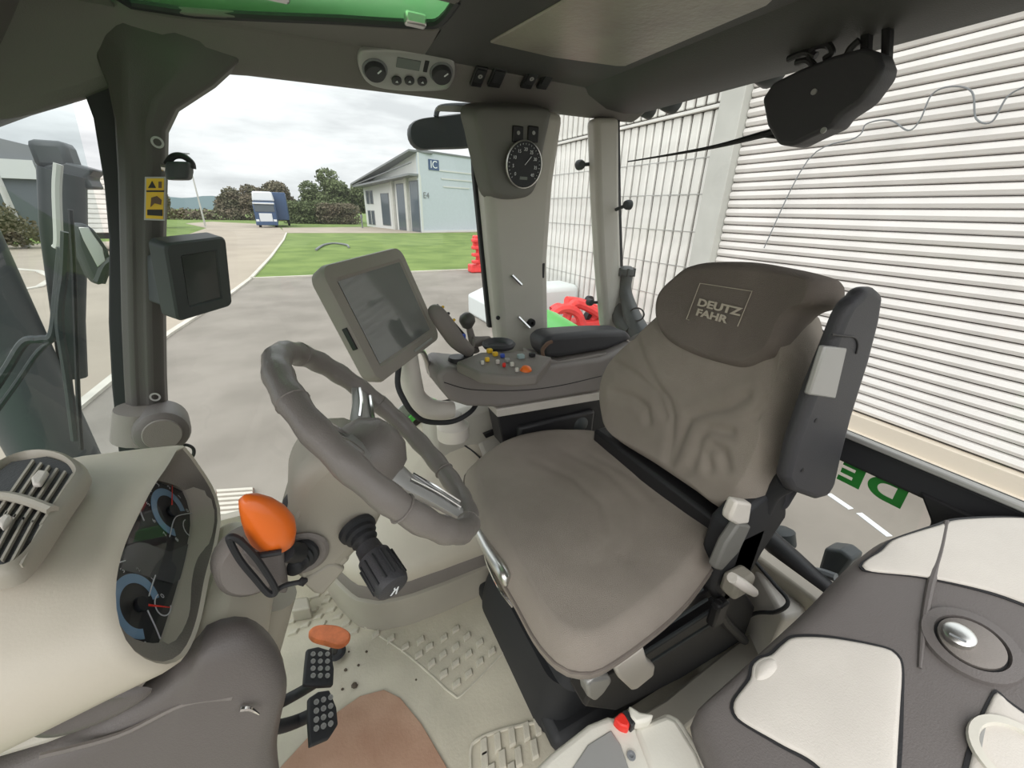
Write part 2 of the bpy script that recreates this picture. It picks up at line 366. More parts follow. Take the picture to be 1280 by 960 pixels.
# ---- far hills and hedges
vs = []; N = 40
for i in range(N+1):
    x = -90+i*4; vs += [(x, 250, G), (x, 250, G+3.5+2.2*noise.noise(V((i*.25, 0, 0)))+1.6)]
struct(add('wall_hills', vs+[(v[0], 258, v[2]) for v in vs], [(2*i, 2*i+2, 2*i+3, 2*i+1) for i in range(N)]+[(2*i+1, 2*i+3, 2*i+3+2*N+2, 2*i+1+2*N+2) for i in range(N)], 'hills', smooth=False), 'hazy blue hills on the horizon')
def foliage(name, blobs, m, nleaf, size, parent=None, seed=0):
    rnd = random.Random(seed); vs, fs = [], []
    tot = sum(b[3]**2 for b in blobs)
    for (x, y, z, r, sq) in blobs:
        for _ in range(int(nleaf*r*r/tot)):
            d = V((rnd.gauss(0, 1), rnd.gauss(0, 1), rnd.gauss(0, 1))).normalized(); k = r*rnd.uniform(.55, 1.05)
            c = V((x, y, z))+V((d.x, d.y, d.z*sq))*k
            u = V((rnd.gauss(0, 1), rnd.gauss(0, 1), rnd.gauss(0, 1))).normalized(); w = u.orthogonal().normalized(); s = size*rnd.uniform(.6, 1.3); n = len(vs)
            vs += [c-u*s, c+w*s*.6, c+u*s, c-w*s*.6]; fs.append((n, n+1, n+2, n+3))
    me = bpy.data.meshes.new(name); me.from_pydata([tuple(v) for v in vs], [], fs); me.materials.append(M[m])
    o = bpy.data.objects.new(name, me); COL.objects.link(o); return par(o, parent)
def tree(name, x, y, h, w, label, m='leaf', group=None, trunk=.3, seed=1, cat='tree'):
    t = thing(name, label, cat, (x, y, G), group); rnd = random.Random(seed)
    bl = []
    for i in range(9):
        f = rnd.random(); zz = G+h*(trunk+(.92-trunk)*f); rr = w*.5*(1-.55*f)
        a = rnd.uniform(0, 6.28); bl.append((x+math.cos(a)*rr*.55, y+math.sin(a)*rr*.55, zz, w*rnd.uniform(.2, .3), .8))
    bl.append((x, y, G+h*(trunk+.35*(1-trunk)), w*.36, .9))
    foliage('crown', bl, m, 6500, w*.035, t, seed)
    tube('trunk', [(x, y, G-.05), (x+.1, y, G+h*.3), (x, y, G+h*.65)], [w*.03, w*.025, w*.012], 'bark', t, n=7)
    return t
gt = 'trees beyond the far lawn'
tree('broadleaf_tree', 6.9, 85, 8.9, 7.2, 'tall full green tree directly left of the white building', seed=3)
tree('broadleaf_tree', 10.6, 84, 6.5, 5.5, 'smaller round tree touching the corner of the white building', seed=4)
tree('broadleaf_tree', 3.0, 92, 6.2, 6.2, 'mid height tree behind the hedge right of the lorry', seed=5)
tree('broadleaf_tree', -2.6, 92, 6.6, 6.6, 'dark tree rising directly behind the lorry', 'leaf2', seed=6)
tree('broadleaf_tree', -6.2, 95, 6.9, 6.2, 'dull green tree left of the lorry roof', 'leaf2', seed=7)
tree('broadleaf_tree', -10.5, 97, 4.6, 6.5, 'low bushy tree in the gap right of the thin pole', 'leaf2', seed=8)
tree('broadleaf_tree', -14.0, 60, 4.3, 4.4, 'small leafy tree beside the dark front pillar', 'leaf2', seed=9)
for i, (x, y, w, h, lab, mm) in enumerate(((1.9, 78, 5.5, 3.2, 'clipped dark green hedge right of the lorry', 'leaf'), (6.2, 77, 4.6, 3.0, 'reddish brown hedge left of the white building', 'leaf2'))):
    o = foliage('hedge', [(x+k*w/6, y, G+h*.5+q*h*.25, h*.42, .8) for k in (-3, -2, -1, 0, 1, 2, 3) for q in (-1, 1)], mm, 5000, .17, None, 20+i); prop(o, lab, 'hedge')
o = foliage('hedge', [(-30+k*2.2, 90+k*.3, G+.8, 1.5, .7) for k in range(0, 14)], 'leaf2', 5000, .22, None, 31); prop(o, 'low hedge line along the horizon behind the thin pole', 'hedge')
# bushes seen through the windscreen
for i, (x, y, s, lab) in enumerate(((-15.0, 33.5, 1.25, 'brownish bush right of the left lamp post, through the windscreen'), (-17.0, 36.5, 1.3, 'bush behind the lamp post, through the windscreen'), (-19.6, 38.0, 1.4, 'olive bush left of the lamp post, through the windscreen'))):
    o = foliage('shrub', [(x+a, y+b, G+.9*s+c, s*.75, .9) for a, b, c in ((0, 0, 0), (.9, .2, -.2), (-.9, 0, -.1), (.3, .1, .5))], 'leaf2', 2600, .11, None, 40+i); prop(o, lab, 'shrub')
# ---- white building
bt = thing('white_building', 'pale blue white industrial building with glazed bays and canopy, beyond the lawn', 'building', (16, 56, G))
A0, B0, C0 = V((13.25, 51.0, G)), V((26.5, 56.0, G)), V((9.5, 69.0, G)); Hh = V((0, 0, 8.7))
def wallp(name, a, b, z0, z1, m, thick=.3, parent=bt, off=0):
    t = (b-a).normalized(); n = V((t.y, -t.x, 0)); a = a+n*off; b = b+n*off
    return slab(name, [a+V((0, 0, z0)), b+V((0, 0, z0)), b+V((0, 0, z1)), a+V((0, 0, z1))], -n*thick, m, parent, bev=.01, smooth=False)
wallp('front_wall', A0, B0, 0, 8.7, 'facade'); wallp('roof_edge', A0, B0, 8.62, 8.8, 'grey', off=.1); wallp('plinth', A0, B0, 0, .25, 'facadew', off=.05)
sw = wallp('side_wall', C0, A0, 0, 6.2, 'facadew')
t_ = (A0-C0).normalized(); nn = V((t_.y, -t_.x, 0)); L_ = (A0-C0).length
def bay(f0, f1, z0, z1, nm, m, off, th=.1, parent=bt): return wallp(nm, C0+t_*L_*f0, C0+t_*L_*f1, z0, z1, m, th, parent, off)
for f0, f1, z0, z1 in ((.06, .11, 3.2, 4.8), (.14, .19, 3.2, 4.8), (.06, .11, .4, 2.2), (.14, .19, .4, 2.2), (.36, .50, .5, 4.4), (.66, .79, .1, 5.4), (.87, .985, .1, 5.6)):
    f = bay(f0-.008, f1+.008, z0-.08, z1+.08, 'window', 'grey', .05); bay(f0, f1, z0, z1, 'pane', 'windowpane', .09, .04, f)
for f in (.60, .83): bay(f-.018, f+.018, 0, 6.1, 'pier', 'column', .35, .3)
slab('canopy', [C0+nn*1.6+V((0, 0, 5.3)), A0+nn*1.2+V((0, 0, 6.1)), A0+V((0, 0, 6.1)), C0+V((0, 0, 5.3))], (0, 0, .22), 'grey', bt, bev=0, smooth=False)
slab('roof', [C0+nn*1.8+V((0, 0, 5.6)), A0+nn*1.0+V((0, 0, 8.5)), A0-nn*2+V((0, 0, 8.5)), C0-nn*2+V((0, 0, 5.6))], (0, 0, .2), 'grey', bt, bev=0, smooth=False)
tube('brace', [C0+nn*1.6+V((0, 0, 5.5)), A0+nn*.8+V((0, 0, 7.4))], .08, 'grey', bt, n=6, k=1)
slab('gable_wall', [C0+V((0, 0, 5.5)), A0+V((0, 0, 6.2)), A0+V((0, 0, 8.5)), C0+V((0, 0, 5.6))], -nn*.2, 'facadew', bt, bev=0, smooth=False)
ff = Fr(A0, B0-A0, (0, 0, 1))
box('logo_square', (2.2, 7.4, .04), (1.5, 1.1, .05), 'truckb', bt, bev=0, fr=ff, smooth=False)
text('logo_letters', 'IC', ff.at(2.2, 7.4, .07), 1.1, 'mark', bt, .01); boxes('lettering', [((6.0-.2*j, 6.9-j*.85, .04), (6.0-j*.9, .16, .03)) for j in range(3)], 'facadew', bt, fr=ff)
text('gate_number', 'E4', ff.at(.9, 4.1, .05), .9, 'grey', bt, .01)
# bollard, lorry, poles
prop(lathe('bollard', [(.09, 0), (.09, 1.3), (.16, 1.32), (.16, 1.7), (.03, 1.75)], (7.9, 62, G), (0, 0, 1), 'grey', n=10), 'short path lamp on the grass before the white building', 'bollard')
tr = thing('lorry', 'white and blue box lorry driving up the concrete road', 'lorry', (-3.4, 64, G))
box('box_body', (-2.2, 67.4, G+2.5), (2.6, 6.5, 3.3), 'truckb', tr, bev=.08); box('cab', (-3.4, 62.9, G+1.75), (2.4, 1.9, 2.5), 'truckb', tr, bev=.12)
box('roof_fairing', (-3.4, 63.2, G+3.6), (2.4, 1.6, 1.1), 'truckw', tr, bev=.15, taper=.86); w_ = box('windscreen', (-3.4, 61.92, G+2.25), (2.15, .06, .8), 'windowpane', tr, bev=.02)
box('visor', (-3.4, 61.85, G+2.8), (2.3, .2, .18), 'truckw', tr, bev=.03); box('grille', (-3.4, 61.9, G+1.2), (1.4, .1, .95), 'truckw', tr, bev=.03); box('bumper', (-3.4, 61.85, G+.5), (2.4, .25, .4), 'truckb', tr, bev=.05)
for s in (-1, 1): box('headlamp', (-3.4+s*.95, 61.85, G+.85), (.35, .1, .25), 'mark', tr, bev=.03)
for x, y in ((-4.3, 63.3), (-2.5, 63.3), (-3.2, 69.5), (-1.1, 69.5)): lathe('wheel', [(.2, -.14), (.48, -.14), (.5, 0), (.48, .14), (.2, .14)], (x, y, G+.5), (1, 0, 0), 'rubber', tr, n=18)
def lamp(x, y, h, label, r=.06, arm=.5):
    t = thing('street_lamp', label, 'lamp post', (x, y, G)); tube('pole', [(x, y, G), (x, y, G+h)], [r*1.3, r*.7], 'column', t, n=10, k=1)
    box('lamp_head', (x-arm*.3, y, G+h+.05), (arm*1.4, .25, .1), 'grey', t, bev=.03); return t
lamp(-14.3, 34.5, 8.0, 'leaning looking grey lamp post seen through the windscreen', .13, 1.0); lamp(-10.2, 64, 7.8, 'thin distant lamp post between front pillar and lorry', .08, .7)
prop(tube('hose', LZ([(395, 312), (405, 306), (418, 304), (433, 306), (436, 309)], G+.08), .07, 'grey', n=6), 'grey hose lying in a curve on the lawn', 'hose')
dg = thing('drain_grate', 'rusty drain grate set in the asphalt left of the steering column', 'grate', (-.95, 3.8, G))
p = [oZ(*q, G+.03) for q in ((270, 614), (318, 611), (318, 650), (274, 654))]
add('frame', [p[0], p[1], p[2], p[3], *(q+V((0, 0, .012)) for q in p)], [(0, 1, 2, 3), (0, 1, 5, 4), (1, 2, 6, 5), (2, 3, 7, 6), (3, 0, 4, 7), (4, 5, 6, 7)], 'rust', dg, smooth=False)
for i in range(7):
    t = (i+.5)/7; a, b = p[0].lerp(p[3], t), p[1].lerp(p[2], t); s = (p[3]-p[0])/7*.28; a = a.lerp(b, .03); b = b.lerp(a, .03)
    slab('bar', [a-s+V((0, 0, .012)), b-s+V((0, 0, .012)), b+s+V((0, 0, .012)), a+s+V((0, 0, .012))], (0, 0, .02), 'kerb', dg, bev=0, smooth=False)
# ---- far left: dark hall, trailer
dh = thing('dark_hall', 'long slate dark hall with a pale roof band, seen through the windscreen', 'building', (-24, 44, G))
box('wall', (-27, 48, G+2.0), (22, 8, 4.0), 'darkwall', dh, bev=0, smooth=False); box('roof_band', (-27, 43.9, G+4.5), (22, .5, 1.2), 'facadew', dh, bev=0, smooth=False)
box('roof', (-27, 48, G+4.95), (22.4, 8.6, .5), 'grey', dh, bev=0, smooth=False)
slab('rooflight', [V((-19.6, 44, G+5.2)), V((-15.8, 44, G+5.2)), V((-15.8, 44, G+6.0)), V((-18.8, 44, G+6.7))], (0, 4, 0), 'grey', dh, bev=0, smooth=False)
box('window', (-21, 43.95, G+1.6), (6, .1, .5), 'windowpane', dh, bev=0, smooth=False)
tl = thing('trailer', 'white slatted box trailer beside the dark front pillar', 'trailer', (-9.4, 33, G))
box('body', (-9.4, 33, G+2.45), (2.5, 4.5, 2.9), 'sheet', tl, bev=.02)
for i in range(12): box('board', (-9.4, 30.72, G+1.12+i*.24), (2.5, .06, .19), 'sheet', tl, bev=.01)
box('chassis', (-9.4, 33, G+.85), (2.3, 4.4, .3), 'black', tl, bev=.02)
for x in (-10.4, -8.4): lathe('wheel', [(.2, -.14), (.48, -.14), (.5, 0), (.48, .14), (.2, .14)], (x, 31.8, G+.5), (1, 0, 0), 'rubber', tl, n=18)
# ---- red machines, sheet
rm = thing('red_implement', 'bright red farm implement with curved arms behind the small side window', 'machine', (5.2, 7.2, G))
box('frame', (5.2, 7.4, G+.25), (1.9, .5, .2), 'redpaint', rm, bev=.03)
for k, pts in enumerate([((688, 410), (692, 392), (707, 385), (722, 392), (728, 408)), ((702, 412), (708, 398), (716, 380), (730, 382), (748, 392)), ((708, 376), (724, 378), (740, 384), (756, 392)), ((735, 408), (742, 396), (752, 390)), ((690, 388), (697, 384), (704, 388))]):
    tube('arm', [oY(x, y, 7.0+.12*k) for x, y in pts], .1, 'redpaint', rm, n=8)
for i in range(4): a = oY(690+i*20, 408, 7.2); tube('strut', [(a.x, a.y, G+.3), (a.x, a.y, a.z+.1)], .06, 'redpaint', rm, n=8, k=1)
a = oY(736, 378, 7.3); lathe('hub_wheel', [(.05, -.04), (.15, -.04), (.15, .04), (.05, .04)], a, (.3, -1, 0), 'rubber', rm, n=18)
for x in (4.5, 5.9): lathe('wheel', [(.1, -.08), (.3, -.08), (.3, .08), (.1, .08)], (x, 7.4, G+.3), (0, 1, 0), 'rubber', rm, n=18)
rp = thing('red_crane', 'tall narrow red implement standing left of the wide light pillar', 'machine', (7.1, 17.6, G))
tube('mast', [(7.1, 17.6, G), (7.15, 17.6, G+1.6)], .16, 'redpaint', rp, n=8, k=1)
box('head', (7.1, 17.6, G+1.3), (.5, .3, .6), 'redpaint', rp, bev=.05)
box('foot', (7.0, 17.6, G+.2), (.7, .5, .35), 'redpaint', rp, bev=.05)
for q in range(4): box('bracket', (6.85, 17.4, G+.5+q*.3), (.25, .3, .14), 'redpaint', rp, bev=.03)
wb = [oZ(x, y, G) for x, y in ((585, 392), (640, 425), (668, 400), (618, 372))]
prop(slab('sheeted_pallet', wb, (0, 0, .55), 'tarp', None, bev=.08, seg=3), 'pallet under a white plastic sheet left of the wide light pillar', 'pallet')
q = oY(705, 395, 8.6); prop(slab('white_bag', [V((q.x-1.1, 8.4, G)), V((q.x+.3, 8.4, G)), V((q.x+.3, 9.3, G)), V((q.x-1.1, 9.3, G))], (0, 0, .95), 'tarp', None, bev=.15, seg=3), 'white bulk bag behind the red implement', 'bag')
# ================================================================ CAB SHELL
YW, XR = 1.28, 1.02      # right side glass plane, rear glass plane
# floor pan with mat
fl = slab('floor', [V((-.55, -.12, 0)), V((1.05, -.12, 0)), V((1.05, 1.30, 0)), (-.55, 1.30, 0)], (0, 0, -.05), 'mat', bev=0, smooth=False); struct(fl, 'greenish beige rubber cab floor mat')
tb = [(571, 855), (586, 843), (600, 828), (615, 815), (555, 843), (540, 830), (524, 819), (507, 809), (489, 799), (470, 793), (570, 830), (586, 818), (600, 804), (554, 819), (570, 809), (584, 796), (537, 809), (555, 798), (570, 787), (526, 801),
      (461, 782), (447, 771), (438, 762), (431, 752), (424, 742), (443, 790), (433, 780), (422, 772), (414, 763), (408, 752), (398, 772), (392, 763), (375, 772), (382, 782), (367, 791), (383, 752), (372, 760), (396, 745), (412, 741), (364, 778), (402, 781)]
t0 = None
for i, (x, y) in enumerate(tb):
    p = oZ(x, y, .0)
    if not t0:
        vs, fs = boxvf((0, 0, .003), (.028, .017, .009), taper=.75); vs = [V((v.x+v.y*.5, v.y, v.z)) for v in vs]; t0 = add('tread_block', vs, fs, 'tread', fl, bev=.0015); s = t0
    else: s = t0.copy(); COL.objects.link(s)
    s.location = p; s.rotation_euler = (0, 0, random.uniform(-.08, .08)+(.25 if i < 20 else -.1))
t1 = None
for px, py in ((605, 935), (622, 928), (640, 921), (658, 914), (672, 908), (606, 952), (628, 950), (648, 946), (668, 936), (615, 968), (640, 966)):
    p = oZ(px, py, 0)
    if not t1: vs, fs = boxvf((0, 0, .003), (.02, .04, .008), taper=.8); vs = [V((v.x+v.y*.35, v.y, v.z)) for v in vs]; t1 = add('tread_bar', vs, fs, 'tread', fl, bev=.0015); s = t1
    else: s = t1.copy(); COL.objects.link(s)
    s.location = p
tube('mat_rib', LZ([(590, 985), (588, 940), (597, 925), (630, 912), (676, 902)], .002), .004, 'tread', fl, n=6)
tube('mat_rib', LZ([(475, 795), (505, 815), (540, 845), (566, 868), (580, 866), (630, 815)], .0), .003, 'tread', fl, n=6)
bd = prop(slab('board', LZ([(480, 862), (500, 872), (527, 905), (562, 965), (540, 1010), (300, 1020), (345, 965), (400, 905), (450, 870)], .006), (0, 0, -.005), 'cardboard', None, bev=.001), 'worn brown board lying on the floor mat below the pedals', 'mat')
for i, (x, y, r) in enumerate(((443, 858, .009), (432, 838, .005), (448, 832, .004), (458, 815, .004), (436, 815, .003), (520, 850, .003), (428, 862, .004), (450, 880, .004), (500, 888, .005))):
    prop(lathe('crumb', [(r*.5, 0), (r, r*.3), (r*.7, r*.9), (r*.2, r)], oZ(x, y, .0), (.2, .1, 1), 'dirt', None, n=7), ('largest dirt crumb right of the pedals', 'dirt crumb left of the largest one', 'dirt crumb just above the largest one', 'dirt crumb near the mat treads', 'dirt crumb right of the orange pedal', 'lone dirt crumb on the open middle of the mat', 'dirt crumb left of the board corner', 'dirt crumb at the top left edge of the board', 'dirt crumb at the upper right edge of the board')[i], 'dirt', 'dirt crumbs on the mat')
# right side moulded box (beige), and its dark band
def prof_box(name, pts, off, m, parent=None, xs=None, **k):
    pass
sb = thing('side_console', 'beige moulded side box with a brown band, between column and seat', 'console', (.2, 1.1, 0))
def ringx(front, y1):  # front edge polyline in plan -> ring
    return front
plan = [(-.16, 1.27), (-.12, 1.17), (-.07, 1.04), (-.03, .96), (.03, .915), (.12, .895), (.24, .893), (.40, .90), (.58, .905), (.58, 1.27)]
def ringp(ins, z, zy=0):
    P = resample([V((x, y, z)) for x, y in plan], 60, False); c = V((.2, 1.1, z)); out = []
    for p in P:
        d = (c-p); q = p+d.normalized()*ins if p.y < 1.26 else V((p.x, p.y, p.z)); out.append(V((q.x, q.y, z+zy*max(0, (q.y-.95))*max(0, min(1, (q.x+.08)/.42)))))
    return out
loft('base', [ringp(0, -.01), ringp(.0, .10), ringp(.004, .112), ringp(.012, .116)], 'beige_dark', sb, angle=35)
loft('band', [ringp(.014, .112), ringp(.012, .15), ringp(.02, .165)], 'taupe', sb, angle=35)
loft('cushion_top', [ringp(.02, .16), ringp(.012, .19, .1), ringp(.02, .215, .3), ringp(.04, .232, .6), ringp(.09, .245, .95), ringp(.16, .25, 1.0)], 'beige', sb, angle=60)
tube('seam', [V((.30, 1.262, .52)), V((.36, 1.18, .475)), V((.43, 1.12, .42)), V((.47, 1.06, .37)), V((.50, .99, .33))], .003, 'black', sb, n=6)
# far grey pedestal under the armrest console
gp = thing('rear_side_panel', 'light grey moulded panel under the armrest console', 'panel', (.6, 1.2, 0))
slab('panel_body', [V((.28, 1.262, .0)), V((.28, 1.262, .56)), V((.55, 1.262, .60)), V((1.0, 1.262, .66)), V((1.0, 1.262, 0))], (0, -.12, 0), 'pillar_light', gp, bev=.03, seg=3)
slab('panel_step', [V((.43, 1.20, .50)), V((.62, 1.20, .50)), V((.62, .98, .30)), V((.46, .98, .28))], (0, .05, -.22), 'pillar_light', gp, bev=.03, seg=3)
slab('dark_slot', [oY(x, y, 1.13) for x, y in ((603, 541), (624, 533), (626, 538), (606, 546))], (0, -.012, 0), 'black', gp, bev=.001)
# ---------------- right side glass, sill and outside fender
w1 = struct(add('window_1', [(-.46, YW+.005, .30), (.56, YW+.005, .30), (.56, YW+.005, 1.50), (-.30, YW+.005, 1.50)], [(0, 1, 2, 3)], 'glass', smooth=False), 'large right side window pane')
w2 = struct(add('window_2', [(.74, YW+.005, .60), (1.10, YW+.005, .60), (.92, YW+.005, 1.50), (.72, YW+.005, 1.50)], [(0, 1, 2, 3)], 'glass', smooth=False), 'small right rear quarter pane')
fe = thing('fender', 'bright green rear fender edge seen outside below the small side window', 'fender', (.9, 1.45, .3))
loft('fender_skin', [[V((.80+a*.34, y, z-.06)) for y, z in ((1.36, .70+b), (1.50, .775+b), (1.75, .80+b), (1.75, .77+b), (1.50, .745+b), (1.36, .66+b))] for a, b in ((0, -.06), (.3, .0), (.7, .02), (1, -.02))], 'green', fe, angle=50)
gs = prop(slab('green_step_edge', [oY(x, y, 1.36) for x, y in ((478, 548), (540, 497), (553, 502), (485, 560))], (0, .05, -.02), 'green', None, bev=.005), 'bright green strip of bodywork outside the glass behind the steering wheel', 'body panel')
st = prop(slab('grey_step_edge', [oY(x, y, 1.37) for x, y in ((440, 565), (520, 490), (541, 497), (478, 551))], (0, .05, -.03), 'silverpl', None, bev=.005), 'grey step edge outside the glass beside the green strip', 'step')
# ---------------- pillars
def post(name, a, b, label, m, ins=.07, bev=.02, **k):
    """a, b: lists of pixel corner pairs on the glass plane (left, right) from top to bottom"""
    L = [oY(x, y, YW) for x, y in a]; R_ = [oY(x, y, YW) for x, y in b]
    rings = [[l, r, r+V((0, -ins, 0)), l+V((0, -ins, 0))] for l, r in zip(L, R_)]
    return struct(loft(name, rings, m, None, bev=bev, seg=3, **k), label)
# front right pillar: outer black seal + inner shaped trim
fp = post('trim_5', [(60, 40), (100, 90), (122, 150), (135, 230), (141, 300), (140, 400), (144, 480), (152, 560)], [(225, 95), (205, 140), (199, 175), (196, 220), (195, 300), (196, 400), (199, 480), (206, 560)], 'black front right pillar frame', 'rubber', .025, .004)
rings = []
for (x0, y0, x1, y1) in ((88, 0, 320, 60), (118, 60, 268, 108), (138, 110, 222, 138), (146, 150, 209, 165), (150, 220, 208, 220), (152, 300, 206, 300), (154, 400, 206, 400), (157, 470, 207, 470), (160, 520, 209, 520), (164, 555, 212, 555)):
    l, r = oY(x0, y0, 1.235), oY(x1, y1, 1.235); d = (r-l); w = V((0, -1, 0))
    rings.append([l+V((0, .02, 0)), r+V((0, .02, 0)), r+w*.018, l+d*.72+w*.034, l+d*.5+w*.030, l+d*.28+w*.036, l+w*.018])
struct(loft('trim_6', rings, 'pillar', None, angle=30, bev=.006), 'anthracite inner trim of the front right pillar')
kn = thing('pillar_foot', 'grey round hinge cover at the foot of the front pillar', 'cover', oY(190, 540, 1.18))
c = oY(203, 541, 1.13); lathe('cap', [(.0, .012), (.040, .012), (.052, .004), (.056, -.01), (.056, -.10)], c, (.25, -1, .1), 'knee', kn)
lathe('cap_face', [(.038, .012), (.036, .017), (.0, .018)], c, (.25, -1, .1), 'taupe', kn)
tube('collar', [oY(176, 510, 1.19), oY(180, 545, 1.19)], [.05, .062], 'taupe', kn, n=20, k=1)
for i, (x, y) in enumerate(((197, 178), (194, 496))):
    prop(annulus('round_plug', Fr(oY(x, y, 1.197), (1, 0, 0), (0, 0, 1)).at(0, 0, .001), .007, .011, 0, 360, 'silverpl'), ('ring shaped plug near the top of the front pillar', 'ring shaped plug near the foot of the front pillar')[i], 'plug')
# wide light pillar
bp = post('trim_7', [(588, 136), (592, 220), (602, 320), (611, 405), (618, 460)], [(688, 146), (676, 230), (670, 320), (672, 400), (678, 450)], 'light grey centre right pillar', 'pillar_light', .09, .028)
post('trim_8', [(585, 136), (589, 220), (599, 320), (608, 408)], [(591, 136), (595, 220), (605, 320), (614, 408)], 'black glass seal left of the centre pillar', 'rubber', .02, .003)
post('trim_9', [(731, 150), (735, 250), (740, 330), (747, 408)], [(761, 150), (762, 250), (765, 330), (770, 408)], 'light grey rear right corner pillar', 'pillar_light', .06, .018)
post('trim_10', [(760, 146), (762, 250), (765, 330), (769, 408)], [(768, 146), (770, 250), (773, 330), (777, 412)], 'black seal on the rear right corner', 'rubber', .03, .004)
F9 = Fr(oY(660, 200, 1.165), (1, 0, 0), (0, 0, 1))
for k, (a, b) in enumerate((((640, 344), (652, 356)), ((648, 396), (662, 410)))):
    tube('clip', [oY(*a, 1.185), oY(*b, 1.175)], .006, 'chrome', bp, n=8, k=1)
lathe('socket', [(.014, 0), (.014, .012), (.006, .013), (.006, .004)], oY(663, 403, 1.19), (0, -1, 0), 'black', bp, n=16)
lathe('screw', [(.007, 0), (.007, .006)], oY(622, 397, 1.19), (0, -1, 0), 'black', bp, n=12)
lathe('screw', [(.008, 0), (.008, .008)], oY(606, 218, 1.19), (0, -1, 0), 'black', bp, n=12)
boxes('hook', [((0, 0, 0), (.014, .02, .05))], 'black', bp, .003, Fr(oY(677, 338, 1.2), (1, 0, 0), (0, 1, 0)))
# ---------------- rear window
w3 = struct(add('window_3', [(XR+.01, -.35, .74), (XR+.01, 1.26, .80), (XR+.01, 1.26, 1.52), (XR+.01, -.35, 1.52)], [(0, 1, 2, 3)], 'glass', smooth=False), 'large rear window pane')
w4 = struct(add('window_4', [(XR, .17, .40), (XR, 1.2, .30), (XR, 1.2, .74), (XR, .20, .74)], [(0, 1, 2, 3)], 'glass', smooth=False), 'lower rear pane with green lettering')
lt = Fr(oX(1092, 590, XR-.002), (0, 1, 0), (0, 0, 1))
for ch, (x, y) in (('D', (1112, 604)), ('E', (1069, 585)), ('U', (1030, 569)), ('T', (998, 556)), ('Z', (970, 545))):
    f = Fr(oX(x-4, y+10, XR-.004), (0, -1, 0), (0, 0, 1)); text('letter', ch, Fr(f.o, (0, -1, 0), (0, 0, 1)), .066, 'greenprint', w4, .0005, mirror=True, sx=1.35, bold=.003)
struct(slab('trim_11', [(XR-.015, -.35, .705), (XR-.015, 1.26, .70), (XR-.015, 1.26, .765), (XR-.015, -.35, .765)], (.045, 0, 0), 'rubber', bev=.008), 'black cross bar under the rear window')
struct(box('trim_12', (XR-.02, .45, .772), (.018, 1.6, .012), 'silverpl', bev=.003), 'pale lip on the rear window cross bar')
struct(slab('trim_13', [(XR-.02, .165, .30), (XR-.02, .175, .67), (XR-.02, .21, .72), (XR-.02, -.3, .72), (XR-.02, -.3, .30)], (.03, 0, 0), 'black', bev=.006), 'black lower left rear corner frame')
struct(box('wall_rear_lower', (XR, .72, .17), (.05, 1.12, .34), 'beige_dark', bev=.01), 'beige lower rear cab wall')
struct(box('wall_right_lower', (.35, YW+.01, .14), (1.6, .03, .30), 'beige_dark', bev=0), 'lower right cab wall')
# ---------------- roof
def rail(name, xs, prof, m, label, bev=.012):
    rings = [[V((x, y, z)) for y, z in prof] for x in xs]; return struct(loft(name, rings, m, None, bev=bev, angle=40), label)
# header above the right windows (lip, inclined face) with rounded front corner
hp = [(1.31, 1.478), (1.255, 1.468), (1.236, 1.4725), (1.152, 1.523), (1.14, 1.533), (1.14, 1.62), (1.33, 1.62)]
hr = []
for x, dz, dy in ((-.62, -.20, .0), (-.45, -.12, .0), (-.34, -.075, 0), (-.25, -.03, 0), (-.16, -.008, 0), (-.05, 0, 0), (.25, .006, 0), (.6, .012, 0), (.8, .014, 0), (1.08, .02, 0)):
    hr.append([V((x, y+(.045 if x < -.1 and y < 1.2 else .02 if x < 0 and y < 1.2 else 0), z+(dz if z < 1.5 else dz*.3 if z < 1.53 else 0))) for y, z in hp])
struct(loft('ceiling_side_header', hr, 'liner', None, bev=.012, angle=40), 'dark grey header above the right side window')
# rear header beam
rp_ = [(XR+.05, 1.505), (XR-.02, 1.500), (XR-.10, 1.502), (XR-.20, 1.52), (XR-.24, 1.535), (XR-.24, 1.62), (XR+.05, 1.62)]
struct(loft('ceiling_rear_header', [[V((x, y, z)) for x, z in rp_] for y in (-.2, 1.31)], 'liner_dark', None, bev=.012), 'dark rear roof header')
ZC = 1.53
hx0, hx1 = -.24, .31
def cslab(pts, m, label, z=ZC): return struct(slab('ceiling_panel', [V((x, y, z)) for x, y in pts], (0, 0, .012), m, bev=.003), label)
cslab([(-.75, -.14), (hx0, -.14), (hx0, 1.2), (-.75, 1.2)], 'liner', 'front part of the grey roof lining')
cslab([(hx0, 1.2), (-.22, 1.19), (.14, 1.055), (.30, .99), (hx1+.01, .965), (.33, 1.2)], 'liner', 'strip of roof lining beside the hatch')
cslab([(hx1, -.14), (XR-.1, -.14), (XR-.1, 1.2), (.33, 1.2), (hx1, .96)], 'liner_dark', 'rear part of the dark roof lining')
cslab([(hx0, -.14), (hx1, -.14), (hx1, .86), (hx0, .86)], 'liner', 'unseen near strip of roof lining, added over the hatch to cut green light')  # out of view; covers the near part of the hatch against green light
hy0, hy1 = -.1, 1.14
rh = thing('roof_hatch', 'bright green tinted roof hatch pane in a black seal', 'hatch', ((hx0+hx1)/2, .45, ZC+.06))
box('pane', ((hx0+hx1)/2, 1.04, ZC+.020), (hx1-hx0+.06, .44, .006), 'glass_green', rh, bev=.002)
bpy.data.materials['green tinted hatch pane'].node_tree.nodes['Principled BSDF'].inputs['Transmission Weight'].default_value = .9
tube('seal', [V((hx0+.01, .85, ZC+.006)), V((-.215, 1.175, ZC+.006)), V((.14, 1.045, ZC+.006)), V((.28, .985, ZC+.006)), V((hx1, .95, ZC+.006)), V((hx1, .85, ZC+.006))], .008, 'rubber', rh, n=8, k=3)
